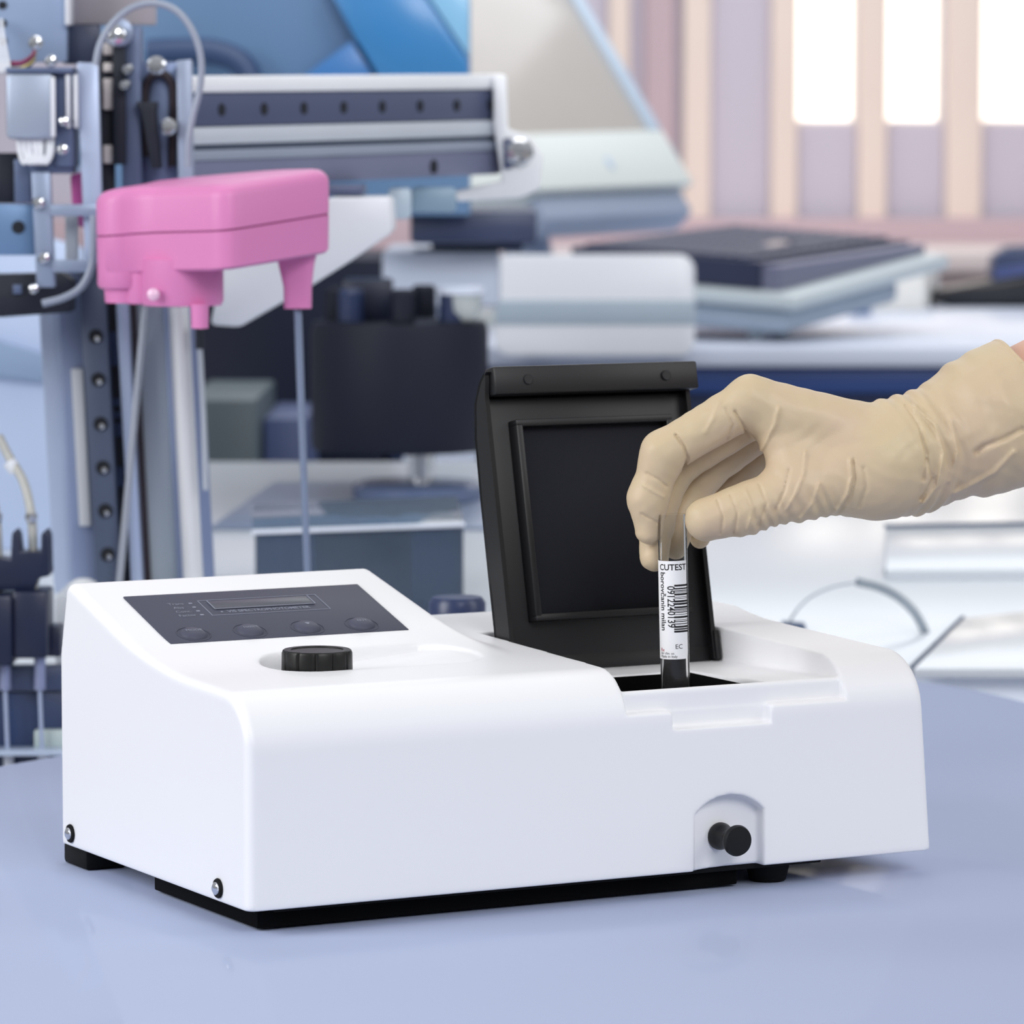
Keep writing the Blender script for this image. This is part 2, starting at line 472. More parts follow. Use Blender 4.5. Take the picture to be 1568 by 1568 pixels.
# wavelength dial
kc = S(.0935, .1030, .1215)
mb = MB(); rings = []
nn = 120
for z, r, nt in ((0, .0212, 1), (.001, .0215, 1), (.0130, .0213, 1), (.0145, .0207, 0), (.0150, .0200, 0), (.0150, .0160, 0), (.0142, .0155, 0), (.0142, .0001, 0)):
    rings.append([kc + np.array([(r - (.0009 if nt and k % 10 == 0 else 0)) * math.cos(2*PI*k/nn), (r - (.0009 if nt and k % 10 == 0 else 0)) * math.sin(2*PI*k/nn), z]) for k in range(nn)])
mb.loft(rings); mb.build('wavelength_knob', M_jet, spec, 30)
# pull knob: a spool on a rod
kz = .0195
prof = [(.0001, .0), (.0078, .0), (.0084, .0010), (.0084, .0030), (.0070, .0060), (.0052, .0095), (.0056, .0150), (.0080, .0185), (.0094, .0205), (.0096, .0220), (.0088, .0240), (.0001, .0250)]
MB().lathe(prof, S(.3190, .0085, kz), -SY, n=40).build('pull_knob', M_jet, spec)
# two screws with black cup washers on the left end
for y, z in ((.2655, .0085), (.0405, .0082)):
    o = MB().lathe([(.0058, 0), (.0060, .0006), (.0055, .0016), (.0040, .0018)], S(-.0002, y, z), -SX, n=28).build('screw', M_rubber, spec)
    MB().lathe([(.0040, .0012), (.0038, .0026), (.0022, .0036), (.0001, .0038)], S(-.0002, y, z), -SX, n=24).build('screw_head', M_chrome, o)

# sample lid, hinged at the back of the bay and tipped open; u across, v up, w towards the front
ta = math.radians(11.5)
HU = SX; HV = SY * math.sin(ta) + SZ * math.cos(ta); HW = -SY * math.cos(ta) + SZ * math.sin(ta)
H0 = S(.2522, .150, .1090)
HV = HV - SX * .009                               # the lid sits very slightly racked on its hinge
HV /= np.linalg.norm(HV)
def HP(u, v, w): return H0 + HU * u + HV * v + HW * w
def hbox(mb, lo, hi, bev=.0008):
    lo = np.array(lo); hi = np.array(hi); d = hi - lo; c = (lo + hi) / 2
    return mb.frame_box(HP(*c), HU * d[0], HV * d[1], HW * d[2], bev)
LW, LH = .1500, .1895
lid = MB()
# tray: curved outer back with side skirts, lofted from end profiles
def skirt(u0, u1):
    prof = [(0.0, -.018), (.012, -.020), (.06, -.0205), (.11, -.0205), (.150, -.0195), (.172, -.0150), (.184, -.0060), (LH, .002), (.186, .003), (.174, 0.0), (.0, 0.0)]
    lid.prism([HP(u0, v, w) for v, w in prof], HU * (u1 - u0))
skirt(0, .003); skirt(LW - .003, LW)
back = [(0.0, -.0180), (.012, -.0200), (.06, -.0205), (.11, -.0205), (.150, -.0195), (.172, -.0150), (.184, -.0060), (LH, .002)]
for (v0, w0), (v1, w1) in zip(back[:-1], back[1:]):
    lid.prism([HP(0, v0, w0), HP(0, v1, w1), HP(0, v1, w1 + .003), HP(0, v0, w0 + .003)], HU * LW)
lid_o = lid.build('sample_lid', M_black, spec, 40)
lid_o['label'] = 'black sample compartment lid standing open'
mb = MB(); hbox(mb, (.0022, .0, -.007), (LW - .0022, .1735, -.0045), .0005); mb.build('lid_inner_panel', M_black, lid_o)
mb = MB()
hbox(mb, (.0035, .1745, -.004), (LW + .0025, .1925, .0085), .0014)
mb.build('lid_flange', M_black, lid_o)
for u in (.0275, .1285):
    MB().lathe([(.0033, 0), (.0033, .0012), (.0029, .0015), (.0001, .0015)], HP(u, .1835, .0083), HW, n=24).build('screw_boss', M_black, lid_o)
# raised rectangular rib with a foam pad inside it
fr = MB()
u0, u1, v0, v1, t, h0, h1 = .017, .131, .030, .1585, .0045, -.0046, .0068
hbox(fr, (u0, v0, h0), (u1, v0 + t, h1)); hbox(fr, (u0, v1 - t, h0), (u1, v1, h1)); hbox(fr, (u0, v0 + t * .5, h0), (u0 + t, v1 - t * .5, h1)); hbox(fr, (u1 - t, v0 + t * .5, h0), (u1, v1 - t * .5, h1))
fr.build('lid_rib', M_black, lid_o)
M_foam = mat('charcoal_foam', (36, 37, 43), rough=0.9, spec=0.15, bump=0.3, bscale=600)
mb = MB(); hbox(mb, (u0 + t, v0 + t, -.0046), (u1 - t, v1 - t, -.0008), .0003); mb.build('light_seal_pad', M_foam, lid_o)
mb = MB(); hbox(mb, (LW - .002, -.002, -.0195), (LW + .0022, .0185, .002), .003); mb.build('hinge_knuckle', M_black, lid_o)
mb = MB(); hbox(mb, (.001, -.0045, -.018), (LW - .002, .010, -.0040), .003); mb.build('hinge_bar', M_black, lid_o)

# ================================================================== sample tube
TR = .0089
TY = 2.668
tt = at(1029, 787, TY); tb_dir = at(1034.5, 1060, TY) - tt; tb_dir /= np.linalg.norm(tb_dir); tu = -tb_dir
TL = .150
T0 = tt + tb_dir * TL
tube = thing('test_tube', 'labelled glass blood tube pinched between gloved fingers', 'test tube', T0)
M_glass = clear('tube_glass', (250, 250, 250), gloss=.12, rough=.12, body=.008)
g = MB().lathe([(.0001, -.0), (.004, .0008), (.0075, .0035), (TR, .009), (TR, TL), (TR - .001, TL), (TR - .001, .010), (.0066, .0045), (.0035, .0022), (.0001, .0018)], T0, tu, n=48, cap=False)
g.build('glass_tube', M_glass, tube, 60)
M_blood = mat('dark_sample', (20, 18, 20), rough=0.25)
def along(py): return float((at(1032, py, TY) - T0) @ tu)
zs = along(1007)
MB().lathe([(.0001, .002), (.0035, .0024), (.0064, .0048), (TR - .0011, .0102), (TR - .0011, zs), (.0001, zs)], T0, tu, n=40).build('sample', M_blood, tube)
# paper label wrapped round the tube; angle 0 faces the camera
fx = np.array([1., 0, 0]); fx = fx - tu * (fx @ tu); fx /= np.linalg.norm(fx); fy = np.cross(tu, fx)   # fy points away from the camera
def wrap(ang, h, r): return T0 + tu * h + r * (math.sin(ang) * fx - math.cos(ang) * fy)
M_paper = mat('white_label_paper', (238, 237, 238), rough=0.6, spec=0.2, var=0.01)
M_ink = mat('black_ink', (22, 22, 24), rough=0.7)
M_red = mat('red_ink', (170, 40, 60), rough=0.7)
zt_, zb_ = along(857), along(1007)
mb = MB(); a0, a1 = math.radians(-118), math.radians(60); na, nh = 40, 24
vs = []; fs = []
for i in range(na + 1):
    a = a0 + (a1 - a0) * i / na
    q = (a1 - a) * TR
    lowz = zb_
    if q < .003: lowz = zb_ + .003 - math.sqrt(max(0, .003**2 - (.003 - q)**2))
    for j in range(nh + 1): vs.append(wrap(a, lowz + (zt_ - lowz) * j / nh, TR + .00012))
for i in range(na):
    for j in range(nh):
        k = i * (nh + 1) + j; fs.append((k, k + nh + 1, k + nh + 2, k + 1))
lab = mb.add(vs, fs).build('paper_label', M_paper, tube)
lab['label'] = 'white paper label with barcode'
def wtext(mb, txt, size, ang0, h0, rot, align='LEFT', sx=1.0):
    vs, fs = text_mesh(txt, size, align)
    out = []
    for x, y, z in vs:
        x *= sx
        if rot: u, v = y, -x            # reads downwards
        else: u, v = x, y
        out.append(wrap(ang0 + u / TR, h0 + v, TR + .00022))
    mb.add(out, fs)
R = math.radians
def ang(px, py): # angle on the tube of a pixel
    c = 1029 + (py - 787) * 5.5 / 273.
    return math.asin(max(-.98, min(.98, (px - c) / 22.6)))
ink = MB()
wtext(ink, 'CUTEST', .0052, ang(1010.5, 867), along(867.0), False, sx=.98)
wtext(ink, '0912240139', .0064, ang(1026.5, 930), along(895), True, sx=.80)
wtext(ink, 'borov\u010danin milan', .0052, ang(1015, 930), along(874), True, sx=.98)
wtext(ink, 'EC', .0040, ang(1033, 988), along(988), False)
wtext(ink, 'for clin. us', .0022, ang(1013, 998), along(998), False)
wtext(ink, 'Made in Italy', .0022, ang(1013, 1003), along(1003), False)
y = 893.0
random.seed(9)
while y < 966:
    wd = random.choice((.9, 1.4, 2.2, 3.0)); gp = random.choice((1.0, 1.4, 2.2))
    A0, A1 = ang(1031.5, y), ang(1052.5, y)
    vs = []
    for i in range(9):
        a = A0 + (A1 - A0) * i / 8
        vs += [wrap(a, along(y), TR + .00022), wrap(a, along(y + wd), TR + .00022)]
    ink.add(vs, [(2*i, 2*i+1, 2*i+3, 2*i+2) for i in range(8)])
    y += wd + gp
ink.build('label_print', M_ink, lab, smooth=False)
rd = MB(); wtext(rd, 'Rx', .003, ang(1012.5, 993), along(993), False); rd.build('red_print', M_red, lab, smooth=False)
# ================================================================== gloved hand and forearm
HPX = TY / F                                      # metres per pixel at the tube
def J(px, py, dcm): return at(px, py, TY + dcm / 100.0)
def rp(p, k=1.0): return p * HPX * k
def crease(X, Z, pts, w, amp):
    """groove or ridge following a polyline of (px, py) traced on the near side"""
    best = None
    P_ = [at(x, y, TY) for x, y in pts]
    for a, b in zip(P_[:-1], P_[1:]):
        ax, az, bx, bz = a[0], a[2], b[0], b[2]
        dx, dz = bx - ax, bz - az
        h = np.clip(((X - ax) * dx + (Z - az) * dz) / (dx*dx + dz*dz), 0, 1)
        q = (X - ax - h*dx)**2 + (Z - az - h*dz)**2
        best = q if best is None else np.minimum(best, q)
    return amp * np.exp(-best / (w*w))

IDX = [((1150, 613, .1), 37), ((1016, 694, .35), 33.5), ((992, 764, .5), 29.5), ((994, 812, .55), 22)]
MID = [((1163, 628, 2.2), 36), ((1030, 718, 2.7), 30), ((1004, 800, 2.3), 27), ((1002, 852, 1.5), 23)]
RNG = [((1180, 645, 4.2), 33), ((1078, 728, 4.9), 27), ((1044, 790, 4.3), 24), ((1034, 838, 3.1), 19)]
PNK = [((1205, 662, 6.0), 29), ((1128, 735, 6.6), 24), ((1090, 786, 6.0), 20), ((1072, 824, 5.2), 16)]
THB = [((1330, 722, .2), 62), ((1225, 748, -.75), 47), ((1140, 780, -1.2), 37), ((1083, 795, -1.25), 34)]
WR = (1392, 698, 1.9)
ARM1, ARM2 = (1560, 628, 3.2), (1760, 545, 7.5)
def chain(X, Y, Z, ch):
    d = None
    for (p, r), (q, s) in zip(ch[:-1], ch[1:]):
        c = capd(X, Y, Z, J(*p), J(*q), rp(r), rp(s))
        d = c if d is None else smin(d, c, .006)
    return d
arm_a = J(*WR); arm_b = J(*ARM1); arm_c = J(*ARM2)
adir = (arm_b - arm_a) / np.linalg.norm(arm_b - arm_a)
cuff_c = J(1572, 622, 3.4)
def glove(X, Y, Z):
    palm = None
    for m, w, r2 in ((IDX[0], (1372, 684, .6), 55), (MID[0], (1372, 694, 1.9), 58), (RNG[0], (1376, 700, 3.2), 54), (PNK[0], (1380, 706, 4.3), 44)):
        c = capd(X, Y, Z, J(*m[0]), J(*w), rp(m[1]), rp(r2))
        palm = c if palm is None else smin(palm, c, .012)
    palm = smin(palm, capd(X, Y, Z, J(1350, 722, .6), J(*WR), rp(70), rp(72)), .015)
    palm = smin(palm, capd(X, Y, Z, J(1300, 752, 3.6), J(1385, 720, 3.2), rp(40), rp(56)), .012)
    palm = smin(palm, capd(X, Y, Z, J(1390, 694, .9), J(1396, 700, 3.4), rp(76), rp(72)), .012)
    # forearm inside the gauntlet
    fore = capd(X, Y, Z, J(1396, 697, 1.9), J(1520, 645, 2.8), rp(80), rp(105))
    fore = smin(fore, capd(X, Y, Z, J(1520, 645, 2.8), J(*ARM2), rp(108), rp(128)), .012)
    d = smin(palm, fore, .016)
    th = chain(X, Y, Z, THB)
    d = smin(d, th, .016)
    # web between thumb and index finger
    d = smin(d, capd(X, Y, Z, J(1215, 700, -.1), J(1180, 640, .5), rp(36), rp(30)), .014)
    fing = None
    for ch in (IDX, MID, RNG, PNK):
        c = chain(X, Y, Z, ch)
        fing = c if fing is None else smin(fing, c, .0012)
    d = smin(d, fing, .005)
    # ---- wrinkles of the latex
    T0_, T1_ = J(*THB[3][0]), J(*THB[1][0]); tx = (T1_ - T0_); tl = np.linalg.norm(tx); tx = tx / tl
    s = (X - T0_[0]) * tx[0] + (Y - T0_[1]) * tx[1] + (Z - T0_[2]) * tx[2]
    low = (X - T0_[0]) * tx[2] - (Z - T0_[2]) * tx[0]         # positive towards the lower side of the thumb
    low = np.where(np.isfinite(low), low, 0)
    ph = s * 2*PI/.0074 - low * 150 + 1.3 * np.sin(s * 170)
    env = np.clip((s - .010) / .012, 0, 1) * np.clip((.085 - s) / .02, 0, 1) * np.clip((low + .004) / .012, 0, 1) * np.clip((.014 - th) / .004, 0, 1)
    d = d + .00068 * env * np.sin(ph)
    # wrist folds
    u = (X - arm_a[0]) * adir[0] + (Y - arm_a[1]) * adir[1] + (Z - arm_a[2]) * adir[2]
    v = -(X - arm_a[0]) * adir[2] + (Z - arm_a[2]) * adir[0]
    bow = u + 7.5 * v * v - .18 * v
    env = np.exp(-((bow - .012) / .017)**2)
    d = d + .00095 * env * np.sin(bow * 2*PI/.0105 + 2.0 * np.sin(v * 90))
    env = np.exp(-((bow - .048) / .020)**2)
    d = d + .00075 * env * np.sin(bow * 2*PI/.017 + 2.6 * np.sin(v * 60 + 1))
    # broad slack of the gauntlet
    d = d + .0011 * np.clip((u - .02) / .03, 0, 1) * (np.sin(v * 95 + u * 60) * np.sin(u * 120 + 2 * np.sin(v * 40)))
    d = d + .00022 * np.sin(X * 310 + 3 * np.sin(Z * 150)) * np.sin(Z * 260 + 2 * np.sin(X * 120))
    # folds traced on the near side
    near = np.clip((TY + .014 - Y) / .006, 0, 1)
    for pts, w, amp in (
        ([(1034, 665), (1047, 682), (1052, 700), (1047, 718)], .0011, .0011),
        ([(1124, 628), (1140, 655), (1152, 675), (1160, 690)], .0011, .0009),
        ([(1110, 625), (1122, 648), (1113, 672)], .0012, .0006),
        ([(1096, 762), (1104, 785), (1100, 812)], .0010, .0006),
        ([(1116, 754), (1126, 780), (1120, 812)], .0010, .0006),
        ([(1138, 746), (1149, 772), (1141, 808)], .0011, -.0005),
        ([(1160, 738), (1170, 765), (1158, 800)], .0011, .0006),
        ([(1250, 735), (1240, 765), (1222, 790)], .0012, -.0006),
        ([(1318, 712), (1322, 740), (1312, 772)], .0014, .0005),
        ([(1415, 700), (1424, 730), (1408, 762)], .0012, .0008),
        ([(1452, 640), (1462, 690), (1450, 735)], .0016, -.0008),
        ([(1100, 612), (1090, 640), (1078, 660)], .0016, -.0004),
        ([(1190, 622), (1184, 648), (1172, 672), (1163, 692)], .0014, -.0007),
        ([(990, 724), (1008, 733), (1020, 744)], .0010, .0006),
        ([(985, 742), (1002, 752), (1016, 760)], .0010, -.0005),
        ([(982, 786), (996, 794), (1006, 800)], .0010, .0005),
        ([(1297, 700), (1299, 725), (1293, 752), (1278, 778)], .0013, -.0008),
        ([(1302, 700), (1304, 728), (1298, 756), (1282, 782)], .0011, .0006),
        ([(1230, 690), (1226, 720), (1214, 750), (1200, 775)], .0012, -.0006),
        ([(1205, 715), (1198, 745), (1184, 775)], .0011, .0006),
        ([(1400, 622), (1428, 648), (1440, 690), (1432, 740), (1412, 768)], .0016, -.0012),
        ([(1386, 620), (1404, 650), (1414, 690), (1410, 730)], .0014, .0009),
        ([(1560, 655), (1535, 668), (1505, 680), (1492, 690)], .002, .0011),
        ([(1548, 690), (1520, 722), (1490, 740), (1462, 755)], .002, -.0010),
    ):
        d = d + near * crease(X, Z, pts, w * .85, amp * 1.9)
    return d
def rim(X, Y, Z):                                  # > 0 beyond the cuff opening
    q = (X - cuff_c[0]) * adir[0] + (Y - cuff_c[1]) * adir[1] + (Z - cuff_c[2]) * adir[2]
    return q + .0012 * np.sin(Z * 240) 
def glove_cut(X, Y, Z):
    d = glove(X, Y, Z)
    shell = np.maximum(d, -(d + .0032))
    solid = np.where(rim(X, Y, Z) < -.012, d, shell)
    # rolled bead at the cuff
    bead = np.sqrt((d + .0004)**2 + (rim(X, Y, Z) + .0012)**2) - .0013
    return np.minimum(np.maximum(solid, rim(X, Y, Z)), bead)
pts = np.array([J(*p) for ch in (IDX, MID, RNG, PNK, THB) for p, r in ch] + [J(1600, 480, 8), J(1650, 800, -3)])
lo, hi = pts.min(0) - .022, pts.max(0) + .018
V, Q = nets(glove_cut, lo, hi, .0009)
M_skin = mat('skin', (214, 168, 146), rough=0.5, spec=0.3, var=0.03, scale=60, bump=.12, bscale=700, sss=.15)
M_latex = mat('cream_latex', (203, 187, 148), c2=(206, 180, 158), rough=0.46, spec=0.35, var=0.0, scale=22, bump=.22, bscale=230, sss=.12)
def skin(X, Y, Z):
    k = .0066
    d = capd(X, Y, Z, J(1396, 697, 2.1), J(1520, 645, 2.8), rp(80) - k, rp(105) - k)
    d = smin(d, capd(X, Y, Z, J(1520, 645, 2.8), J(*ARM2), rp(108) - k, rp(128) - k), .012)
    d = smin(d, capd(X, Y, Z, J(*ARM2), J(1960, 470, 12), rp(128) - k, rp(120)), .02)
    d = smin(d, capd(X, Y, Z, J(1960, 470, 12), J(2120, 400, 15), rp(120), rp(118)), .02)
    return d
sp = np.array([J(1396, 697, 2.1), J(2120, 400, 15), J(1900, 480, 8)])
SV, SQ = nets(skin, sp.min(0) - .062, sp.max(0) + .062, .0026)
org = np.array(J(1760, 545, 7.5))
person = nets_obj('person', SV, SQ, M_skin, None, origin=org)
XF[person.name] = Matrix.Translation(Vector(org))
tag(person, 'bare forearm and gloved right hand of a person lowering a tube into the instrument', 'person')
gl_o = nets_obj('latex_glove', V - org, Q, M_latex, person)
gl_o['label'] = 'cream latex glove with wrinkled cuff'
# ================================================================== room shell
M_floor = mat('pale_vinyl', (188, 190, 200), rough=0.4, var=.04, scale=4)
M_wall = mat('lavender_paint', (207, 200, 213), rough=0.8, var=.02, scale=2)
M_peach = mat('peach_paint', (242, 224, 212), rough=0.8, var=.03, scale=4)
M_pink = mat('dusky_pink_paint', (202, 178, 184), rough=0.8, var=.03, scale=3)
WY = 9.0
floor = MB().box((-4, .2, -.05), (4, 9.3, 0)).build('floor', M_floor); tag(floor, kind='structure')
zt = zat(190, WY)
wx = [(1190, 1310), (1335, 1440), (1482, 1590)]
mb = MB()
mb.box((-4, WY, 0), (4, WY + .15, zt)); mb.box((-4, WY, zt), (xat(1190, WY), WY + .15, 2.7)); mb.box((xat(1590, WY), WY, zt), (4, WY + .15, 2.7))
mb.box((xat(1190, WY), WY, 2.2), (xat(1590, WY), WY + .15, 2.7))
for (a, b), (c, d) in zip(wx[:-1], wx[1:]): mb.box((xat(b, WY), WY, zt), (xat(c, WY), WY + .15, 2.2))
tag(mb.build('wall_back', M_wall), kind='structure')
M_sun = mat('daylit_frosted_glass', (255, 250, 240), rough=.3, emit=1.25, var=.0)
M_frame = mat('window_white', (232, 226, 222), rough=.5)
for i, (a, b) in enumerate(wx):
    x0, x1 = xat(a, WY), xat(b, WY)
    o = MB().box((x0, WY + .09, zt), (x1, WY + .10, 2.2)).build('window_%d' % (i + 1), M_sun); tag(o, kind='structure')
    f = MB(); t = .008
    f.box((x0, WY + .03, zt), (x0 + t, WY + .12, 2.2)); f.box((x1 - t, WY + .03, zt), (x1, WY + .12, 2.2)); f.box((x0 + t, WY + .03, zt), (x1 - t, WY + .12, zt + t)); f.box((x0 + t, WY + .03, 2.2 - t), (x1 - t, WY + .12, 2.2))
    f.build('window_frame', M_frame, o)
n = 0
for a, b, m in ((1043, 1085, M_peach), (1176, 1216, M_peach), (1308, 1352, M_peach), (1441, 1496, M_peach), (985, 1030, M_pink), (930, 962, M_peach), (1582, 1630, M_peach)):
    n += 1
    x0, x1 = xat(a, WY), xat(b, WY)
    tag(MB().box((x0, WY - .035, 0), (x1, WY - .0005, 2.6), .006).build('trim_%d' % n, m), kind='structure')
tag(MB().box((-4, WY - .05, zat(333, WY) - .12), (4, WY - .036, zat(333, WY)), .003).build('trim_%d' % (n + 1), M_pink), kind='structure')

# ================================================================== bench behind
M_navy = mat('navy_panel', (34, 48, 84), rough=.35, spec=.5, var=.15, scale=5)
M_navy2 = mat('blue_panel', (58, 82, 140), rough=.35, spec=.5, var=.1, scale=5)
M_desk = mat('white_laminate', (208, 216, 233), rough=.35, var=.015, scale=5)
M_dark = mat('near_black_plastic', (20, 23, 34), rough=.4, var=.1)
BY = 5.62; bz = zat(531, BY)
bench = thing('lab_bench', 'white topped laboratory bench with a navy front, under the keyboard', 'bench', (.5, 6.3, 0))
MB().box((xat(592, BY), BY, bz - .026), (2.0, 7.2, bz), .004).build('worktop', M_desk, bench)
MB().box((xat(597, BY), BY + .03, .08), (1.98, 7.15, bz - .027)).build('cabinet_body', M_navy, bench)
MB().box((xat(605, BY), BY + .02, zat(604, BY)), (1.95, BY + .0295, zat(562, BY)), .002).build('blue_rail', M_navy2, bench)
MB().box((xat(605, BY), BY + .1, 0), (1.95, 7.1, .08)).build('plinth', M_dark, bench)
# ledge by the window
ledge = MB().box((xat(700, 8.3), 8.25, zat(385, 8.25) - .04), (2.2, WY - .051, zat(385, 8.25)), .004)
ledge.box((xat(700, 8.3), 8.35, 0), (2.2, WY - .052, zat(385, 8.25) - .04), .004)
single(ledge, 'sill_counter', mat('beige_laminate', (222, 208, 206), rough=.4, var=.03), 'pale beige counter running under the windows at the back wall', 'counter')
# monitor standing on the bench, tipped back
MY = 6.35
br = at(1060, 284, MY); M_beige = mat('ivory_plastic', (214, 220, 218), rough=.45, var=.01); M_scr = mat('grey_screen', (188, 182, 177), rough=.16, spec=.6, var=.10, scale=6)
M_bez2 = mat('pale_blue_plastic', (186, 202, 220), rough=.45, var=.02)
mon = thing('monitor', 'ivory computer monitor with a grey screen tipped back on the bench', 'monitor', (br[0] - .14, MY + .0, bz))
bdir = np.array([1, .95, .03]); bdir /= np.linalg.norm(bdir)
sdir = np.array([-.555, .60, 1.0]); sdir -= bdir * (sdir @ bdir); sdir /= np.linalg.norm(sdir); nd = np.cross(sdir, bdir); nd /= np.linalg.norm(nd)
if nd[1] < 0: nd = -nd
MW, MH = .46, .46
def mp(u, v, w): return br - bdir * u + sdir * v + nd * w
def mbx(m, u0, u1, v0, v1, w0, w1, bev=.004): return m.frame_box(mp((u0+u1)/2, (v0+v1)/2, (w0+w1)/2), -bdir * (u1-u0), sdir * (v1-v0), nd * (w1-w0), bev)
mbx(MB(), 0, MW, .0, MH, .006, .055, .012).build('back_shell', M_beige, mon)
f = MB(); mbx(f, 0, MW, 0, .100, -.006, .006); mbx(f, .024, MW - .024, MH - .024, MH, -.006, .006); mbx(f, MW - .024, MW, .100, MH, -.006, .006); f.build('bezel', M_beige, mon)
mbx(MB(), 0, .024, .100, MH, -.0065, .0062).build('bezel_edge', M_bez2, mon)
mbx(MB(), .024, MW - .024, .100, MH - .024, .000, .0055, .0005).build('screen', M_scr, mon)
mbx(MB(), .14, .152, .030, .052, -.0075, -.005, .001).build('power_button', M_bez2, mon)
nk = MB(); c = mp(MW * .5, .16, .06); b0 = np.array([c[0] + .05, c[1] + .0, bz])
nk.tube([c, c * .5 + b0 * .5 + np.array([0, .03, 0]), b0 + np.array([0, 0, .02])], .035, 16, 6); nk.build('stand_neck', mat('slate_blue_plastic', (136, 150, 178), rough=.5), mon)
MB().lathe([(.13, 0), (.13, .012), (.10, .02), (.03, .026)], b0, n=36).build('stand_foot', M_beige, mon)
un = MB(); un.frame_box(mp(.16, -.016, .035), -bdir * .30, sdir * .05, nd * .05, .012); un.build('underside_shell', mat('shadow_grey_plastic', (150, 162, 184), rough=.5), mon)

# keyboard shelf, keyboard and the things beside it
KY = 5.72
c0 = at(1192, 446, KY)
Lv = at(1418, 386, KY + .40) - c0; Ll = np.linalg.norm(Lv); Lh = Lv / Ll
Sv = at(868, 421, KY + .14) - c0; Sv = Sv - Lh * (Sv @ Lh); Sl = np.linalg.norm(Sv); Sh = Sv / Sl
Nh = np.cross(Lh, Sh); Nh = Nh if Nh[2] > 0 else -Nh
def kp(a, b, h): return c0 + Lh * a + Sh * b + Nh * h
def kb(m, a0, a1, b0, b1, h0, h1, bev=.003): return m.frame_box(kp((a0+a1)/2, (b0+b1)/2, (h0+h1)/2), Lh * (a1-a0), Sh * (b1-b0), Nh * (h1-h0), bev)
M_tray = mat('grey_green_plastic', (198, 208, 212), rough=.45, var=.02)
tray = thing('keyboard_shelf', 'pale grey sloping shelf carrying the dark keyboard', 'shelf', (c0[0], c0[1] + .1, bz))
t_ = MB(); kb(t_, -.02, Ll + .006, -.035, Sl + .01, -.022, -.001, .008); t_.build('shelf_plate', M_tray, tray)
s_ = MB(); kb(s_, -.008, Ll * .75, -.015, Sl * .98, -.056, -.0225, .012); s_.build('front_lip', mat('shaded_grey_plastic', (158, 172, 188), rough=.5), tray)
for a, b in ((.04, .05), (Ll * .32, .07), (.03, Sl - .05), (Ll * .32, Sl - .05)):
    p = kp(a, b, -.029); MB().tube([p, (p[0], p[1], bz + .0005)], .012, 12).build('shelf_leg', M_tray, tray)
M_kb = mat('dark_slate_plastic', (46, 52, 80), rough=.5, var=.08); M_kc = mat('slate_key', (58, 63, 88), rough=.5, var=.2, scale=60)
kbo = thing('keyboard', 'dark slate keyboard with a lighter wrist strip, on the pale shelf', 'keyboard', (c0[0], c0[1] + .1, c0[2]))
def kth(a): return .036 - .022 * a / Ll
def kwedge(m, a0, a1, b0, b1, h0, dh):
    return m.loft([[kp(a0, b0, h0), kp(a0, b1, h0), kp(a0, b1, kth(a0) + dh), kp(a0, b0, kth(a0) + dh)], [kp(a1, b0, h0), kp(a1, b1, h0), kp(a1, b1, kth(a1) + dh), kp(a1, b0, kth(a1) + dh)]])
m = MB(); kwedge(m, 0, Ll, .0265, Sl, 0, 0); m.build('keyboard_case', M_kb, kbo)
m = MB(); kwedge(m, .004, Ll - .004, 0, .026, 0, -.004); m.build('wrist_rest', mat('warm_grey_plastic', (120, 122, 146), rough=.5), kbo)
m = MB(); nr, ncol = 10, 15
for i in range(ncol):
    for j in range(nr):
        a = .010 + (Ll - .02) * (i + .5) / ncol; b = .05 + (Sl - .06) * (j + .5) / nr
        if 6 <= i <= 8 and j == 2: continue
        kb(m, a - .4 * (Ll - .02) / ncol, a + .4 * (Ll - .02) / ncol, b - .4 * (Sl - .06) / nr, b + .4 * (Sl - .06) / nr, kth(a) - .001, kth(a) + .005, .002)
m.build('keys', M_kc, kbo)
m = MB(); kb(m, Ll * .37, Ll * .52, .05 + (Sl - .06) * .205, .05 + (Sl - .06) * .295, kth(Ll * .5) - .001, kth(Ll * .45) + .006, .002); m.build('space_bar', mat('tan_key', (176, 162, 160), rough=.5), kbo)
# white rounded plate hung on the front edge of the bench
PY = 5.56
plate = thing('splash_plate', 'white rounded plate with a grey band hung on the bench front', 'plate', at(910, 545, PY))
def pz(y0, y1, r0, dep, Y):
    return [at(x, y, Y) for x, y in rounded(757, y0, 1064, y1, r0)]
MB().prism(pz(390, 545, 24, 0, PY), (0, .010, 0), .002).build('plate_body', mat('translucent_white_acrylic', (243, 246, 253), rough=.3, var=.01), plate)
MB().pbox(758, 460, 1063, 497, PY - .0015, .0012, .0004).build('grey_band', mat('blue_grey_film', (178, 194, 208), rough=.5), plate)
for x in (800, 1020): MB().pbox(x, 520, x + 25, 535, PY + .0101, BY - PY - .0105, .001).build('hook', M_desk, plate)
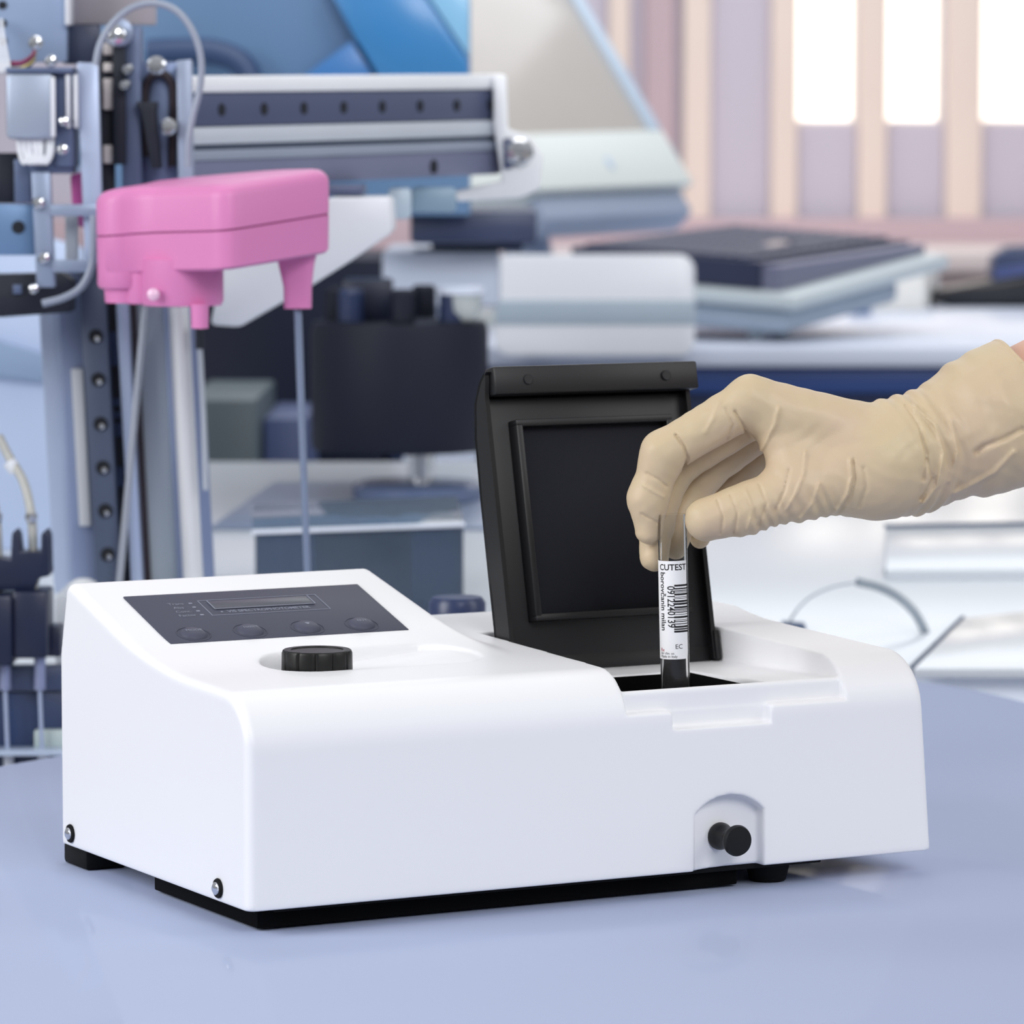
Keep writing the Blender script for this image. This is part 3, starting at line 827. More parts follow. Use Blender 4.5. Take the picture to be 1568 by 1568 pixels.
# mouse-shaped dark device at the right edge
dv = thing('desk_device', 'dark navy desk device with a pointed nose at the right edge of the bench', 'desk device', (xat(1540, 6.9), 6.9, bz))
DY = 6.88
MB().pprism([(1431, 446), (1520, 430), (1640, 410), (1640, 466), (1432, 466)], DY, .10, .004).build('device_base', mat('black_gloss_plastic', (12, 15, 26), rough=.3), dv)
MB().pprism([(1519, 428), (1524, 392), (1545, 378), (1640, 374), (1640, 408)], DY + .01, .08, .004).build('device_top', mat('navy_plastic', (40, 56, 92), rough=.4), dv)
MB().pprism([(1521, 429), (1640, 409), (1640, 392), (1524, 412)], DY + .004, .0055, .001).build('device_stripe', mat('indigo_plastic', (62, 76, 128), rough=.4), dv)
zb = zat(466, DY)
MB().box((xat(1450, DY), DY + .02, bz), (xat(1630, DY), DY + .09, max(zb, bz + .002)), .0005).build('device_foot', M_dark, dv)
bk = MB(); z1 = zat(412, 6.75); bk.prism([(xat(1325, 6.75), 6.75, bz), (xat(1412, 6.75), 6.75, bz), (xat(1436, 7.1), 7.12, bz), (xat(1385, 7.1), 7.12, bz)], (0, 0, z1 - bz), .003)
single(bk, 'paper_stack', mat('cream_paper', (236, 233, 226), rough=.7), 'stack of cream paper on the bench between keyboard and dark device', 'paper')
fb = MB(); fb.pprism([(1298, 437), (1338, 420), (1338, 458), (1300, 476)], 6.6, .03, .003)
fb.v = [(x, y, z) for x, y, z in fb.v]
z0 = min(p[2] for p in fb.v); fb.box((xat(1300, 6.6), 6.605, bz), (xat(1332, 6.6), 6.625, z0 + .006), .001)
single(fb, 'cable_clip', mat('steel_blue_plastic', (96, 120, 164), rough=.5), 'small steel blue clip standing beside the end of the keyboard shelf', 'clip')

# ================================================================== analyser: sloping white deck
def dz(Y): return .751 + .1 * (Y - 3.75)
def ondeck(px, py, h=0.0):
    r = _fw + np.array([1., 0, 0]) * (px - 784) / F - _up * (py - 784) / F
    t = (.751 + h - .375 - CZ) / (r[2] - .1 * r[1]); return CAM + r * t
M_deck = mat('white_gloss_enamel', (208, 214, 221), rough=.22, spec=.5, var=.02, scale=3)
M_deckf = mat('light_blue_enamel', (232, 240, 253), rough=.4, var=.02)
M_side = mat('pale_blue_enamel', (190, 206, 236), rough=.4, var=.03, scale=3)
M_seam = mat('slate_gasket', (58, 76, 104), rough=.5)
an = thing('analyser', 'large white laboratory analyser with a sloping deck behind the table', 'analyser', (0, 4.3, 0))
D0, D1 = 3.75, 4.78
m = MB(); m.frame_box((.3, (D0 + D1) / 2, dz((D0 + D1) / 2) - .0125), (2.4, 0, 0), (0, D1 - D0, .1 * (D1 - D0)), (0, -.0025, .025), .003); m.build('deck_plate', M_deck, an)
MB().box((-.9, D0 - .0045, .06), (1.5, D0 - .0012, dz(D0) - .0042), .001).build('front_panel', M_deckf, an)
MB().box((-.89, D0 + .031, .06), (1.49, D1 - .01, dz(D0) - .03)).build('chassis', mat('grey_enamel', (150, 158, 172), rough=.5), an)
MB().box((-.86, D0 + .05, 0), (1.46, D1 - .03, .06)).build('plinth', M_dark, an)
m = MB(); m.prism([(xat(-120, 4.3), 4.28, dz(4.28)), (xat(132, 4.3), 4.28, dz(4.28)), (xat(132, 4.3), 4.28, zat(380, 4.3)), (xat(-120, 4.3), 4.28, zat(300, 4.3))], (0, .03, 0), .003); sdp = thing('side_screen', 'pale blue screen panel with a slanting band of painted shade at the left edge', 'panel', (xat(30, 4.3), 4.29, dz(4.3)))
m.build('screen_panel', M_side, sdp)
m = MB(); m.pprism([(-60, 570), (-60, 505), (75, 545), (75, 585)], 4.265, .012, .002); m.build('panel_shade_band', mat('shadow_blue_enamel', (142, 164, 196), rough=.4), sdp)  # diagonal shading of the panel, put in as a darker strip
cv = MB(); P4 = [ondeck(1398, 1024, .008), ondeck(1476, 946, .008), ondeck(1800, 912, .008), ondeck(1800, 1024, .008)]
cv.prism(P4, (0, .0008, -.008), .001); cv.build('deck_cover', mat('white_enamel_cover', (206, 211, 217), rough=.2, var=.01), an)
MB().tube([ondeck(1396, 1022, .004), ondeck(1474, 946, .004)], .0022, 10).build('cover_gasket', M_seam, an)
MB().box((-.85, D0 - .004, dz(D0) - .0042), (1.4, D0 - .0003, dz(D0) - .0006), .0003).build('deck_trim', mat('dark_gasket', (28, 42, 66), rough=.6), an)
rp_ = MB(); P4 = [ondeck(1356, 873, .010), ondeck(1356, 808, .010), ondeck(1800, 800, .010), ondeck(1800, 870, .010)]
rp_.prism(P4, (0, .0012, -.012), .002); rp_.build('raised_panel', M_deck, an)
MB().tube([ondeck(1354, 806, .0105), ondeck(1800, 798, .0105)], .0022, 8).build('panel_seam', M_seam, an)
MB().tube([ondeck(1354, 875, .004), ondeck(1800, 871, .004)], .0022, 8).build('panel_seam', M_seam, an)
# tubes lying on the deck, right
M_clear = clear('grey_clear_tubing', (186, 196, 206), gloss=.3, rough=.15, body=.55)
M_thin = clear('thin_clear_tubing', (214, 220, 228), gloss=.3, rough=.1, body=.3)
DTY = 3.88
pts = [at(x, y, DTY + k) for x, y, k in ((1313, 891, .0), (1345, 899, .01), (1375, 914, .02), (1398, 935, .02), (1412, 958, .02))]; pts.append(ondeck(1418, 972, -.002))
single(MB().tube(pts, .0039, 14, 6), 'grey_tube', M_clear, 'short thick grey tube arching on the deck right of the instrument', 'tube')
pts = [ondeck(1205, 962, .003)] + [at(x, y, DTY) for x, y in ((1216, 940), (1240, 915), (1275, 899), (1311, 892))]
single(MB().tube(pts, .0011, 8, 6), 'thin_tube', M_thin, 'thin clear tube looping up from the dark clip on the deck', 'tube')
p = ondeck(1215, 966); single(MB().frame_box(p + np.array([0, 0, .004]), (.021, 0, -.002), (0, .015, .001), (0, 0, .007), .0015), 'deck_clip', mat('navy_clip', (56, 78, 112), rough=.5), 'small dark navy clip holding a thin tube on the white deck', 'clip')
# black drum on a shaft
RY = 4.55
rc = at(612, 600, RY); rb = ondeck(640, 735)
rot = thing('reagent_drum', 'black cylindrical reagent drum standing on the analyser deck', 'drum', (rc[0], RY, dz(RY)))
z0, z1 = zat(688, RY), zat(492, RY); rr_ = 136 * RY / F
M_drum = mat('black_blue_plastic', (14, 19, 38), rough=.6, spec=.35, var=.15)
MB().lathe([(rr_ * .96, z0), (rr_, z0 + .006), (rr_, z1 - .01), (rr_ * .97, z1), (rr_ * .5, z1 + .002)], (rc[0], RY, 0), n=56).build('drum_body', M_drum, rot)
MB().lathe([(.014, dz(RY)), (.014, z0 + .001)], (xat(645, RY), RY, 0), n=24).build('shaft', M_chrome, rot)
MB().lathe([(.068, dz(RY) - .004), (.068, dz(RY) + .010), (.06, dz(RY) + .014)], (xat(640, RY), RY, .0052), n=40).build('base_disc', mat('slate_blue_enamel', (96, 110, 142), rough=.25), rot)
for k in range(7):
    a = k / 7 * 2 * PI + .3
    MB().lathe([(.013, 0), (.013, .030), (.010, .034)], (rc[0] + .066 * math.cos(a), RY + .066 * math.sin(a), z1 + .0015), n=18).build('reagent_cap', M_drum if k % 2 else M_navy, rot)
MB().pbox(525, 428, 600, 492, RY - .03, .06, .004).build('probe_block', mat('blue_black_block', (24, 30, 52), rough=.4), rot)
cu = thing('specimen_cup', 'pale cup on top of the black drum beside the white plate', 'cup', (xat(705, 4.52), 4.52, z1 + .002))
cx = xat(706, 4.52)
MB().lathe([(.014, z1 + .002), (.021, z1 + .012), (.022, zat(446, 4.52))], (cx, 4.52, 0), n=28).build('cup_body', mat('pale_grey_cup', (186, 192, 194), rough=.4), cu)
MB().lathe([(.026, zat(450, 4.52)), (.026, zat(440, 4.52)), (.018, zat(438, 4.52))], (cx, 4.52, 0), n=28).build('cup_rim', M_desk, cu)
pd = MB(); pd.prism([ondeck(x, y, .0045) for x, y in ((322, 806), (770, 806), (770, 737), (420, 737))], (0, .0004, -.004), .001)  # thin sheet added to colour the deck as if in shade
single(pd, 'deck_shade_sheet', mat('slate_blue_shade', (120, 132, 156), rough=.35, spec=.5, var=.15, scale=9), 'flat slate blue sheet standing in for shade on the deck under the black drum', 'mat')
# cabinets and covers seen through the gap
cb = MB(); cb.box((xat(285, 5.1), 5.1, 0), (xat(393, 5.1), 5.5, zat(612, 5.1)), .004); single(cb, 'cabinet', mat('grey_green_enamel', (92, 106, 112), rough=.5, var=.08, scale=6), 'grey green cabinet seen between the gantry rod and the probe needle', 'cabinet')
cb = MB(); cb.box((xat(404, 5.2), 5.2, 0), (xat(470, 5.2), 5.5, zat(640, 5.2)), .004); single(cb, 'cabinet', mat('blue_grey_enamel', (84, 98, 140), rough=.5, var=.1, scale=6), 'blue grey cabinet just behind the probe needle', 'cabinet')
cb = MB(); cb.box((xat(300, 5.64), 5.64, 0), (xat(588, 5.64), 6.1, zat(396, 5.64)), .004); single(cb, 'dark_cabinet', mat('blue_black_enamel', (20, 27, 48), rough=.5, spec=.2, var=.3, scale=7), 'tall blue black cabinet behind the needle and the black drum', 'cabinet')
cb = MB(); cb.pbox(585, 384, 765, 470, 4.98, .30, .006); cb.box((xat(620, 5.1), 5.05, dz(4.7)), (xat(730, 5.1), 5.2, zat(470, 4.98)))
cb.box((xat(620, 5.1), 5.05, 0), (xat(730, 5.1), 5.2, dz(4.7)))
single(cb, 'white_cover', mat('blue_white_enamel', (208, 218, 238), rough=.4, var=.02), 'blue white equipment cover under the end of the linear rail', 'cover')
cb = MB(); cb.pbox(628, 322, 822, 374, 4.9, .22, .006); cb.box((xat(660, 4.95), 4.99, zat(384, 4.99)), (xat(800, 4.95), 5.1, zat(372, 4.9)))
single(cb, 'slide_drive', mat('navy_drive', (52, 62, 92), rough=.4, var=.1), 'dark navy drive box lying on the blue white cover', 'drive unit')

# blue hood over the back of the analyser
HY = 4.86
hd = thing('hood', 'steel blue hood with a bright blue band behind the linear rail', 'hood', (xat(450, HY), HY, 0))
MB().pbox(120, -260, 720, 330, HY, .02, .003).build('hood_panel', mat('steel_blue_acrylic', (100, 131, 168), rough=.25, var=.10, scale=5), hd)
MB().pprism([(495, -30), (636, -30), (718, 92), (718, 135), (590, 135), (543, 57)], HY - .03, .025, .003).build('blue_band', mat('bright_blue_acrylic', (60, 128, 186), rough=.25, var=.06, scale=6), hd)
MB().pprism([(440, 135), (538, 62), (584, 135)], HY - .025, .02, .002).build('blue_gusset', mat('deep_blue_acrylic', (62, 118, 180), rough=.25), hd)
MB().pprism([(638, -30), (719, -30), (719, 90)], HY - .03, .025, .003).build('light_band', mat('sky_blue_acrylic', (134, 186, 222), rough=.25), hd)
g = MB(); g.tube([at(x, y, HY - .04) for x, y in ((225, 80), (270, 78), (330, 80), (372, 100), (390, 140))], .014, 12, 6); g.build('hood_handle', mat('dark_blue_handle', (48, 70, 108), rough=.4), hd)
MB().box((xat(130, HY), HY + .021, 0), (xat(215, HY), HY + .08, zat(330, HY))).build('hood_post', M_navy, hd)
MB().box((xat(215, HY), HY + .021, zat(330, HY) - .02), (xat(590, HY), HY + .06, zat(330, HY) + .03)).build('hood_rail', M_navy, hd)

# clear acrylic box on the deck
AY = 3.92; AZ0 = dz(AY) + .0005; ax0, ax1 = xat(384, AY), xat(703, AY); AZ1 = zat(806, AY); ad = .13
abx = thing('acrylic_box', 'smoky clear acrylic box standing on the deck behind the control panel', 'box', ((ax0 + ax1) / 2, AY + ad / 2, AZ0))
M_ac = clear('smoky_acrylic', (150, 170, 194), gloss=.3, rough=.06, body=.20)
M_acl = clear('lid_acrylic', (160, 182, 206), gloss=.35, rough=.05, body=.25)
t = .004
sk = .06
def skew(m):  # the box is turned a little
    c = np.array([(ax0 + ax1) / 2, AY + ad / 2])
    out = []
    for x, y, z in m.v:
        dx, dy = x - c[0], y - c[1]; out.append((c[0] + dx * math.cos(sk) - dy * math.sin(sk), c[1] + dx * math.sin(sk) + dy * math.cos(sk), z + max(0, (dy + ad / 2)) * .1 + dx * .03))
    m.v = out; return m
skew(MB().box((ax0, AY, AZ0), (ax1, AY + t, AZ1 - t))).build('front_wall', M_ac, abx)
skew(MB().box((ax0, AY + ad - t, AZ0), (ax1, AY + ad, AZ1 - t))).build('back_wall', M_ac, abx)
skew(MB().box((ax0, AY + t, AZ0), (ax0 + t, AY + ad - t, AZ1 - t))).build('end_wall', M_ac, abx)
skew(MB().box((ax1 - t, AY + t, AZ0), (ax1, AY + ad - t, AZ1 - t))).build('end_wall', M_ac, abx)
skew(MB().box((ax0 - .003, AY - .002, AZ1 - t), (ax1 + .001, AY + ad + .001, AZ1), .001)).build('box_lid', M_acl, abx)
skew(MB().box((ax0 - .003, AY - .0045, AZ1 - .0035), (ax1 + .001, AY - .002, AZ1 + .0005), .0005)).build('lid_edge', mat('bright_acrylic_edge', (228, 234, 246), rough=.3), abx)
ins = MB(); ins.box((ax0 + .055, AY + .03, AZ0), (ax1 - .045, AY + ad - .03, AZ1 - .010), .004); o = skew(ins)  # dark block added in place of the reflections inside the box
single(o, 'reflection_block', mat('dark_blue_block', (30, 42, 76), rough=.4, var=.3, scale=14), 'dark blue block standing in for reflections inside the acrylic box', 'block')

# navy capped bottle behind the instrument
bx = xat(700, 3.12)
bt = thing('capped_bottle', 'navy capped bottle on the table just left of the open black lid', 'bottle', (bx, 3.12, TZ))
zt_ = zat(914, 3.12)
MB().lathe([(.019, TZ), (.0205, TZ + .003), (.0205, zt_ - .05), (.014, zt_ - .026)], (bx, 3.12, 0), n=36).build('bottle_body', mat('navy_bottle', (30, 44, 84), rough=.3), bt)
MB().lathe([(.0195, zt_ - .026), (.0203, zt_ - .024), (.0203, zt_ - .004), (.0175, zt_)], (bx, 3.12, 0), n=36).build('bottle_cap', mat('navy_cap', (36, 52, 92), rough=.35, spec=.6), bt)

# ================================================================== gantry column, left
CY = 3.56
def lean(x, y): return x + (y - 480) * .054
def strip(x0, x1, y0, y1, Y, dep, bev=.001):
    return MB().pprism([(lean(x0, y0), y0), (lean(x1, y0), y0), (lean(x1, y1), y1), (lean(x0, y1), y1)], Y, dep, bev)
ZB = zat(908, CY - .04)
gan = thing('gantry_column', 'tall steel gantry column with a screwed rail and chrome rod, left of the instrument', 'gantry', (xat(200, CY), CY, 0))
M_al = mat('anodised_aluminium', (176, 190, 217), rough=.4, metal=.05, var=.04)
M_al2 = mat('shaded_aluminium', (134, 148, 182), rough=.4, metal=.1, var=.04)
M_rail = mat('slate_rail', (82, 93, 116), rough=.4, metal=.1, var=.06)
M_belt = mat('black_belt', (20, 26, 42), rough=.6)
M_brown = mat('brown_belt', (52, 42, 50), rough=.6)
M_bluemark = mat('blue_mark', (66, 90, 140), rough=.5)
M_paleglass = mat('pale_glass_strip', (196, 208, 218), rough=.25, var=.03)
M_hole = mat('dark_hole', (22, 26, 36), rough=.8)
B = 908
strip(60, 126, 400, B, CY + .05, .03).build('column_profile', M_al, gan)
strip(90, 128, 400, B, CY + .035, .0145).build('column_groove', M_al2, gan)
strip(104, 122, 565, 806, CY + .025, .0095).build('slot_insert', mat('white_slot_strip', (206, 210, 216), rough=.4), gan)
strip(124, 162, 400, B, CY, .049).build('rail', M_rail, gan)
for y in (515, 581, 649, 716, 782, 849):
    o = MB().lathe([(.0058, 0), (.0058, .0012), (.0040, .0016), (.0036, .0006), (.0001, .0006)], at(lean(145, y), y, CY), (0, -1, 0), n=24).build('rail_screw', M_hole, gan)
    MB().lathe([(.0026, .0006), (.0022, .0020), (.0001, .0023)], at(lean(145, y) + 2, y + 4, CY), (0, -1, 0), n=16).build('screw_head', M_chrome, o)
strip(162, 178, 400, B, CY + .02, .02).build('belt', M_belt, gan)
m = MB()
for y0, y1 in ((508, 560), (610, 622), (630, 640), (648, 668), (715, 745)):
    for x in (164, 169, 174): m.add(strip(x, x + 2.5, y0, y1, CY + .0185, .0014, 0).v, strip(x, x + 2.5, y0, y1, CY + .0185, .0014, 0).f)
m.build('belt_marks', M_bluemark, gan)
strip(178, 196, 400, B, CY + .01, .03).build('edge_strip', mat('light_aluminium', (186, 200, 230), rough=.3, metal=.3), gan)
strip(196, 209, 400, B, CY + .03, .01).build('drive_belt', M_brown, gan)
strip(209, 254, 400, B, CY + .035, .02).build('glass_strip', M_paleglass, gan)
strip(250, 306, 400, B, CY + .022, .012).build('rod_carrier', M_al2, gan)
p0, p1 = at(lean(274, 470), 470, CY), at(lean(274, B), B, CY)
MB().tube([p0, p1], .0082, 24).build('guide_rod', mat('polished_rod', (236, 238, 242), rough=.3, metal=.35), gan)
MB().tube([at(222, 470, CY - .02), at(181, B + 4, CY - .02)], .0029, 12).build('slanted_rod', mat('grey_rod', (172, 178, 190), rough=.4, metal=.4), gan)
m = MB(); m.tube([at(306, 530, CY - .01), at(312, 640, CY - .01), at(315, 750, CY - .01)], .0022, 10); m.build('drip_tube', mat('pale_tube', (180, 188, 198), rough=.3), gan)
MB().tube([at(305, 500, CY - .01), at(306, 534, CY - .01)], .0036, 12).build('tube_socket', M_belt, gan)
xa, xb = xat(92, CY), xat(372, CY)
MB().box((xa, CY - .05, TZ + .0), (xb, CY + .10, ZB), .004).build('column_base', mat('grey_white_casting', (204, 210, 218), rough=.4), gan)
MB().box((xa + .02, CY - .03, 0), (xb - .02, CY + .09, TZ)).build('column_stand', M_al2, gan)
for x, r in ((128, 26), (216, 20), (345, 23)):
    c = at(x, 905, CY - .03); rr_ = r * CY / F
    MB().lathe([(rr_, 0), (rr_ * .96, rr_ * .3), (rr_ * .75, rr_ * .6), (rr_ * .4, rr_ * .8), (.0001, rr_ * .85)], (c[0], CY - .03, ZB - .0005), n=28).build('white_cap', mat('white_cap_plastic', (226, 230, 234), rough=.4), gan)

# ---- bracket and stepper motor, top left
UY = 3.50
hb = thing('motor_bracket', 'steel bracket with a stepper motor, plates and wiring at the top left', 'motor bracket', (xat(80, UY), UY, zat(490, UY)))
M_st = mat('bluish_steel', (158, 178, 210), rough=.4, metal=.25, var=.04)
M_st2 = mat('grey_steel', (150, 164, 190), rough=.35, metal=.3, var=.05)
M_st3 = mat('slate_steel', (96, 110, 142), rough=.4, metal=.3, var=.06)
M_wht = mat('white_nylon', (226, 230, 238), rough=.4)
MB().pbox(-160, -160, 101, 95, UY + .03, .012).build('top_plate', M_st, hb)
for y in (8, 36, 63): MB().lathe([(.0035, 0), (.0035, .001), (.0001, .001)], at(4, y, UY + .03), (0, -1, 0), n=18).build('plate_hole', M_hole, hb)
MB().pbox(99, -160, 106, 39, UY + .02, .03).build('white_edge', M_wht, hb)
MB().pbox(106, -160, 236, 38, UY + .06, .02).build('beige_plate', mat('warm_grey_enamel', (170, 164, 172), rough=.5), hb)
MB().pprism([(104, 38), (150, 38), (146, 98), (96, 98)], UY + .04, .03, .001).build('dark_block', mat('dark_slate_block', (58, 66, 92), rough=.4, var=.2, scale=60), hb)
MB().pprism([(118, 95), (150, 97), (158, 400), (130, 405)], UY - .02, .01, .001).build('upright_bar', mat('pale_steel', (182, 196, 224), rough=.35, metal=.25), hb)
mo = MB().pbox(9, 112, 82, 213, UY - .03, .06, .004).build('stepper_motor', mat('motor_grey', (164, 176, 196), rough=.4, metal=.3, var=.05), hb)
MB().pbox(78, 118, 84, 210, UY - .033, .0025, .0004).build('motor_edge', M_wht, mo)
MB().pbox(8, 103, 110, 112, UY - .03, .06, .001).build('motor_cap', M_st3, mo)
MB().pbox(84, 106, 112, 256, UY - .02, .05, .002).build('motor_flange', M_st3, hb)
for x in (101, 113): MB().pbox(x, 114, x + 6, 196, UY - .026, .005, .0008).build('white_strip', M_wht, hb)
MB().pbox(46, 214, 111, 266, UY - .015, .04, .002).build('motor_mount', M_st3, hb)
MB().pprism([(48, 264), (76, 264), (84, 440), (56, 440)], UY - .028, .012, .001).build('lower_bar', M_st2, hb)
MB().pbox(76, 313, 150, 331, UY - .03, .009, .001).build('cross_bar', M_st2, hb)
MB().pbox(80, 398, 142, 417, UY - .03, .009, .001).build('cross_bar', M_st2, hb)
MB().pbox(-160, 312, 52, 391, UY + .0, .012, .001).build('blue_plate', mat('blue_steel', (112, 144, 184), rough=.35, metal=.25, var=.05), hb)
MB().lathe([(.0052, 0), (.0052, .001), (.0001, .001)], at(28, 348, UY), (0, -1, 0), n=22).build('plate_hole', M_hole, hb)
MB().pbox(-160, 234, 48, 311, UY + .01, .02, .001).build('black_block', M_belt, hb)
o = MB().pbox(22, 244, 48, 311, UY - .003, .012, .001).build('steel_rib', M_st3, hb)
MB().pprism([(-160, 424), (95, 418), (112, 430), (110, 478), (-160, 498)], UY + .015, .03, .002).build('black_rail', M_belt, hb)
MB().pbox(20, 436, 33, 450, UY + .012, .002, .0003).build('rail_slot', M_st3, hb)
MB().pprism([(107, 268), (130, 262), (132, 350), (112, 344)], UY + .01, .02, .002).build('pink_tab', mat('magenta_plastic', (214, 100, 176), rough=.4), hb)
MB().pbox(100, 326, 118, 400, UY + .0, .012, .001).build('pale_post', mat('pale_post_plastic', (188, 196, 206), rough=.4), hb)
for x, y, r in ((60, 311, .0052), (68, 395, .0050), (55, 66, .0058), (96, 229, .0046), (78, 93, .0050), (98, 186, .004), (52, 442, .004)):
    MB().lathe([(r, 0), (r, .0015), (r * .8, .003), (r * .35, .0036), (r * .35, .002), (.0001, .002)], at(x, y, UY - .031), (0, -1, 0), n=20).build('bolt', M_chrome, hb)
for k, (x0, x1) in enumerate(((28, 46), (36, 56), (44, 64), (52, 74), (60, 80))):
    MB().tube([at(x0, 212, UY - .02), at(x0 + 3, 236, UY - .022), at((x0 + x1) / 2, 250, UY - .024), at(x1 - 1, 236, UY - .022), at(x1, 213, UY - .02)], .0018, 8, 5).build('white_wire', M_wht, hb)
for k, x in enumerate((-12, -5, 2)):
    MB().tube([at(x, 30, UY + .02), at(x + 4, 62, UY - .005), at(x + 10, 92, UY - .012), at(x + 14, 112, UY - .02)], .0014, 8, 5).build('white_wire', M_wht, hb)
for k, c in enumerate(((150, 40, 70), (96, 50, 110), (226, 210, 130), (40, 30, 40))):
    MB().tube([at(16, 96 + 4 * k, UY - .01), at(34, 95 + 4 * k, UY - .016), at(50, 84 + 4 * k, UY - .012), at(54, 72 + 3 * k, UY)], .0012, 8, 5).build('signal_wire', mat('wire_%d' % k, c, rough=.4), hb)

# ---- head machinery behind the pink arm
hm = thing('drive_head', 'dark belt drive head with pulleys behind the pink arm', 'drive unit', (xat(222, UY), UY + .03, zat(400, UY)))
MB().pbox(188, 40, 216, 400, UY + .02, .02).build('slate_plate', M_st3, hm)
MB().pbox(204, 95, 272, 400, UY + .035, .02).build('steel_plate', mat('mid_steel', (112, 128, 164), rough=.35, metal=.3, var=.08), hm)
MB().pprism([(270, 93), (292, 91), (297, 400), (276, 400)], UY + .01, .02, .001).build('edge_column', mat('soft_steel', (158, 170, 194), rough=.4, metal=.25), hm)
MB().pbox(151, 60, 172, 400, UY + .03, .02).build('black_guide', M_belt, hm)
for y0, y1 in ((66, 84), (96, 110), (120, 168), (222, 250)): MB().pbox(158, y0, 172, y1, UY + .022, .0075, .001).build('ivory_spacer', mat('ivory_nylon', (220, 214, 212), rough=.5), hm)
MB().pbox(174, 58, 191, 252, UY + .012, .0075, .001).build('black_belt', M_belt, hm)
MB().tube([at(x, y, UY + .028) for x, y in ((224, 240), (222, 150), (228, 122), (244, 112), (260, 122), (266, 150), (264, 255))], .0034, 10, 6).build('brown_hose', M_brown, hm)
MB().pprism([(208, 156), (240, 156), (238, 172), (246, 258), (232, 258), (216, 172)], UY + .005, .02, .001).build('black_lever', M_belt, hm)
for x, y, r in ((258, 194, .0068), (196, 106, .0046), (176, 54, .0085), (192, 130, .0045), (240, 100, .0075)):
    MB().lathe([(r, 0), (r, .003), (r * .7, .005), (.0001, .0055)], at(x, y, UY + .004), (0, -1, 0), n=24).build('pulley_bolt', M_chrome, hm)
MB().lathe([(.011, 0), (.011, .004), (.004, .006)], at(183, 50, UY + .012), (0, -1, 0), n=28).build('pulley', M_st2, hm)

# ---- hoses
M_hose = mat('grey_hose', (150, 160, 178), rough=.3, spec=.6, var=.04)
HYY = 3.42
pts = [at(x, y, HYY + .01) for x, y in ((146, 100), (153, 68), (172, 36), (202, 12), (238, 5), (272, 18), (296, 50), (308, 92), (306, 135), (296, 175), (289, 215), (288, 256))]
hs = single(MB().tube(pts, .0027, 12, 5), 'grey_hose', M_hose, 'grey hose arching over and down into the pink arm', 'hose')
pts = [at(x, y, HYY) for x, y in ((143, 330), (143, 385), (139, 412), (124, 440), (98, 456), (65, 465))]
single(MB().tube(pts, .0030, 12, 5), 'grey_hose', M_hose, 'short curved grey hose end below the bracket at far left', 'hose')

# ================================================================== pink probe arm
pk = mat('pink_plastic', (218, 132, 186), rough=.42, spec=.4, var=.015, scale=10, sss=.0)
M_gap = mat('magenta_gap', (150, 66, 122), rough=.6)
A3, B3, C3 = at(150, 364, 3.30), at(345, 353, 3.25), at(503, 328, 3.325)
nn_ = np.cross(B3 - A3, C3 - A3); nn_ /= np.linalg.norm(nn_); nn_ = nn_ if nn_[2] > 0 else -nn_
def onarm(X, Y): return np.array([X, Y, A3[2] - (nn_[0] * (X - A3[0]) + nn_[1] * (Y - A3[1])) / nn_[2]])
arm = thing('probe_arm', 'bright pink sampling arm with a long needle, left of the instrument', 'robot arm', (xat(300, 3.33), 3.33, zat(480, 3.3)))
hubx, huby, hr = xat(190, 3.31), 3.325, .0205
out = []
for a in np.linspace(-175, -75, 9):
    q = math.radians(a); out.append((hubx + hr * math.cos(q), huby + hr * math.sin(q)))
out += [(xat(240, 3.295), 3.297), (B3[0] - .012, 3.2565), (B3[0] - .006, 3.2530), (B3[0], 3.2515), (B3[0] + .006, 3.2530), (B3[0] + .012, 3.2570)]
cX, cY = C3[0], 3.325
out += [(cX - .004, cY - .004), (cX - .0005, cY + .002), (cX, cY + .010), (cX - .002, cY + .030), (cX - .010, cY + .040)]
out += [(xat(455, 3.38), 3.385), (xat(420, 3.39), 3.395), (xat(300, 3.40), 3.405), (xat(235, 3.38), 3.395), (hubx + hr * .2, huby + hr * 1.9), (hubx - hr * .75, huby + hr * .8)]
cxy = np.mean(out, 0)
def ring_at(h, inset=0.0):
    r = []
    for x, y in out:
        d = np.array([x, y]) - cxy; L = np.linalg.norm(d); k = 1 - inset / L
        q = cxy + d * k; r.append(onarm(*q) + np.array([0, 0, h]))
    return r
px2 = 3.3 / F
up_h = 69 * px2; lo_h = 62 * px2
MB().loft([ring_at(.0008), ring_at(up_h - .0095), ring_at(up_h - .0060, .0010), ring_at(up_h - .0032, .0032), ring_at(up_h - .0012, .0066), ring_at(up_h, .0125)]).build('upper_cover', pk, arm, 42)
MB().loft([ring_at(-.0008, .0012), ring_at(.0009, .0012)]).build('parting_groove', M_gap, arm)
lo_ = MB().loft([ring_at(-lo_h + .001, .003), ring_at(-lo_h + .003, .0005), ring_at(-.0007)]).build('lower_cover', pk, arm, 42)
hz = onarm(hubx, huby)[2]
MB().lathe([(hr * .98, hz - lo_h + .004), (hr * .98, hz - lo_h - .008), (hr * .90, hz - lo_h - .011), (hr * .74, hz - lo_h - .012), (hr * .70, hz - lo_h - .022), (.004, hz - lo_h - .022)], (hubx, huby, 0), n=40).build('hub_collar', pk, arm)
kx, ky = xat(277, 3.29), 3.315; kr = 64 * px2
MB().lathe([(kr, zat(398, 3.28)), (kr, zat(462, 3.28)), (kr * .95, zat(470, 3.28)), (.004, zat(471, 3.28))], (kx, ky, 0), n=48).build('lower_hub', pk, arm)
MB().lathe([(26 * px2, zat(404, 3.29)), (26 * px2, zat(462, 3.29)), (24 * px2, zat(467, 3.29)), (.003, zat(468, 3.29))], (xat(216, 3.3), 3.318, 0), n=32).build('hub_boss', pk, arm)
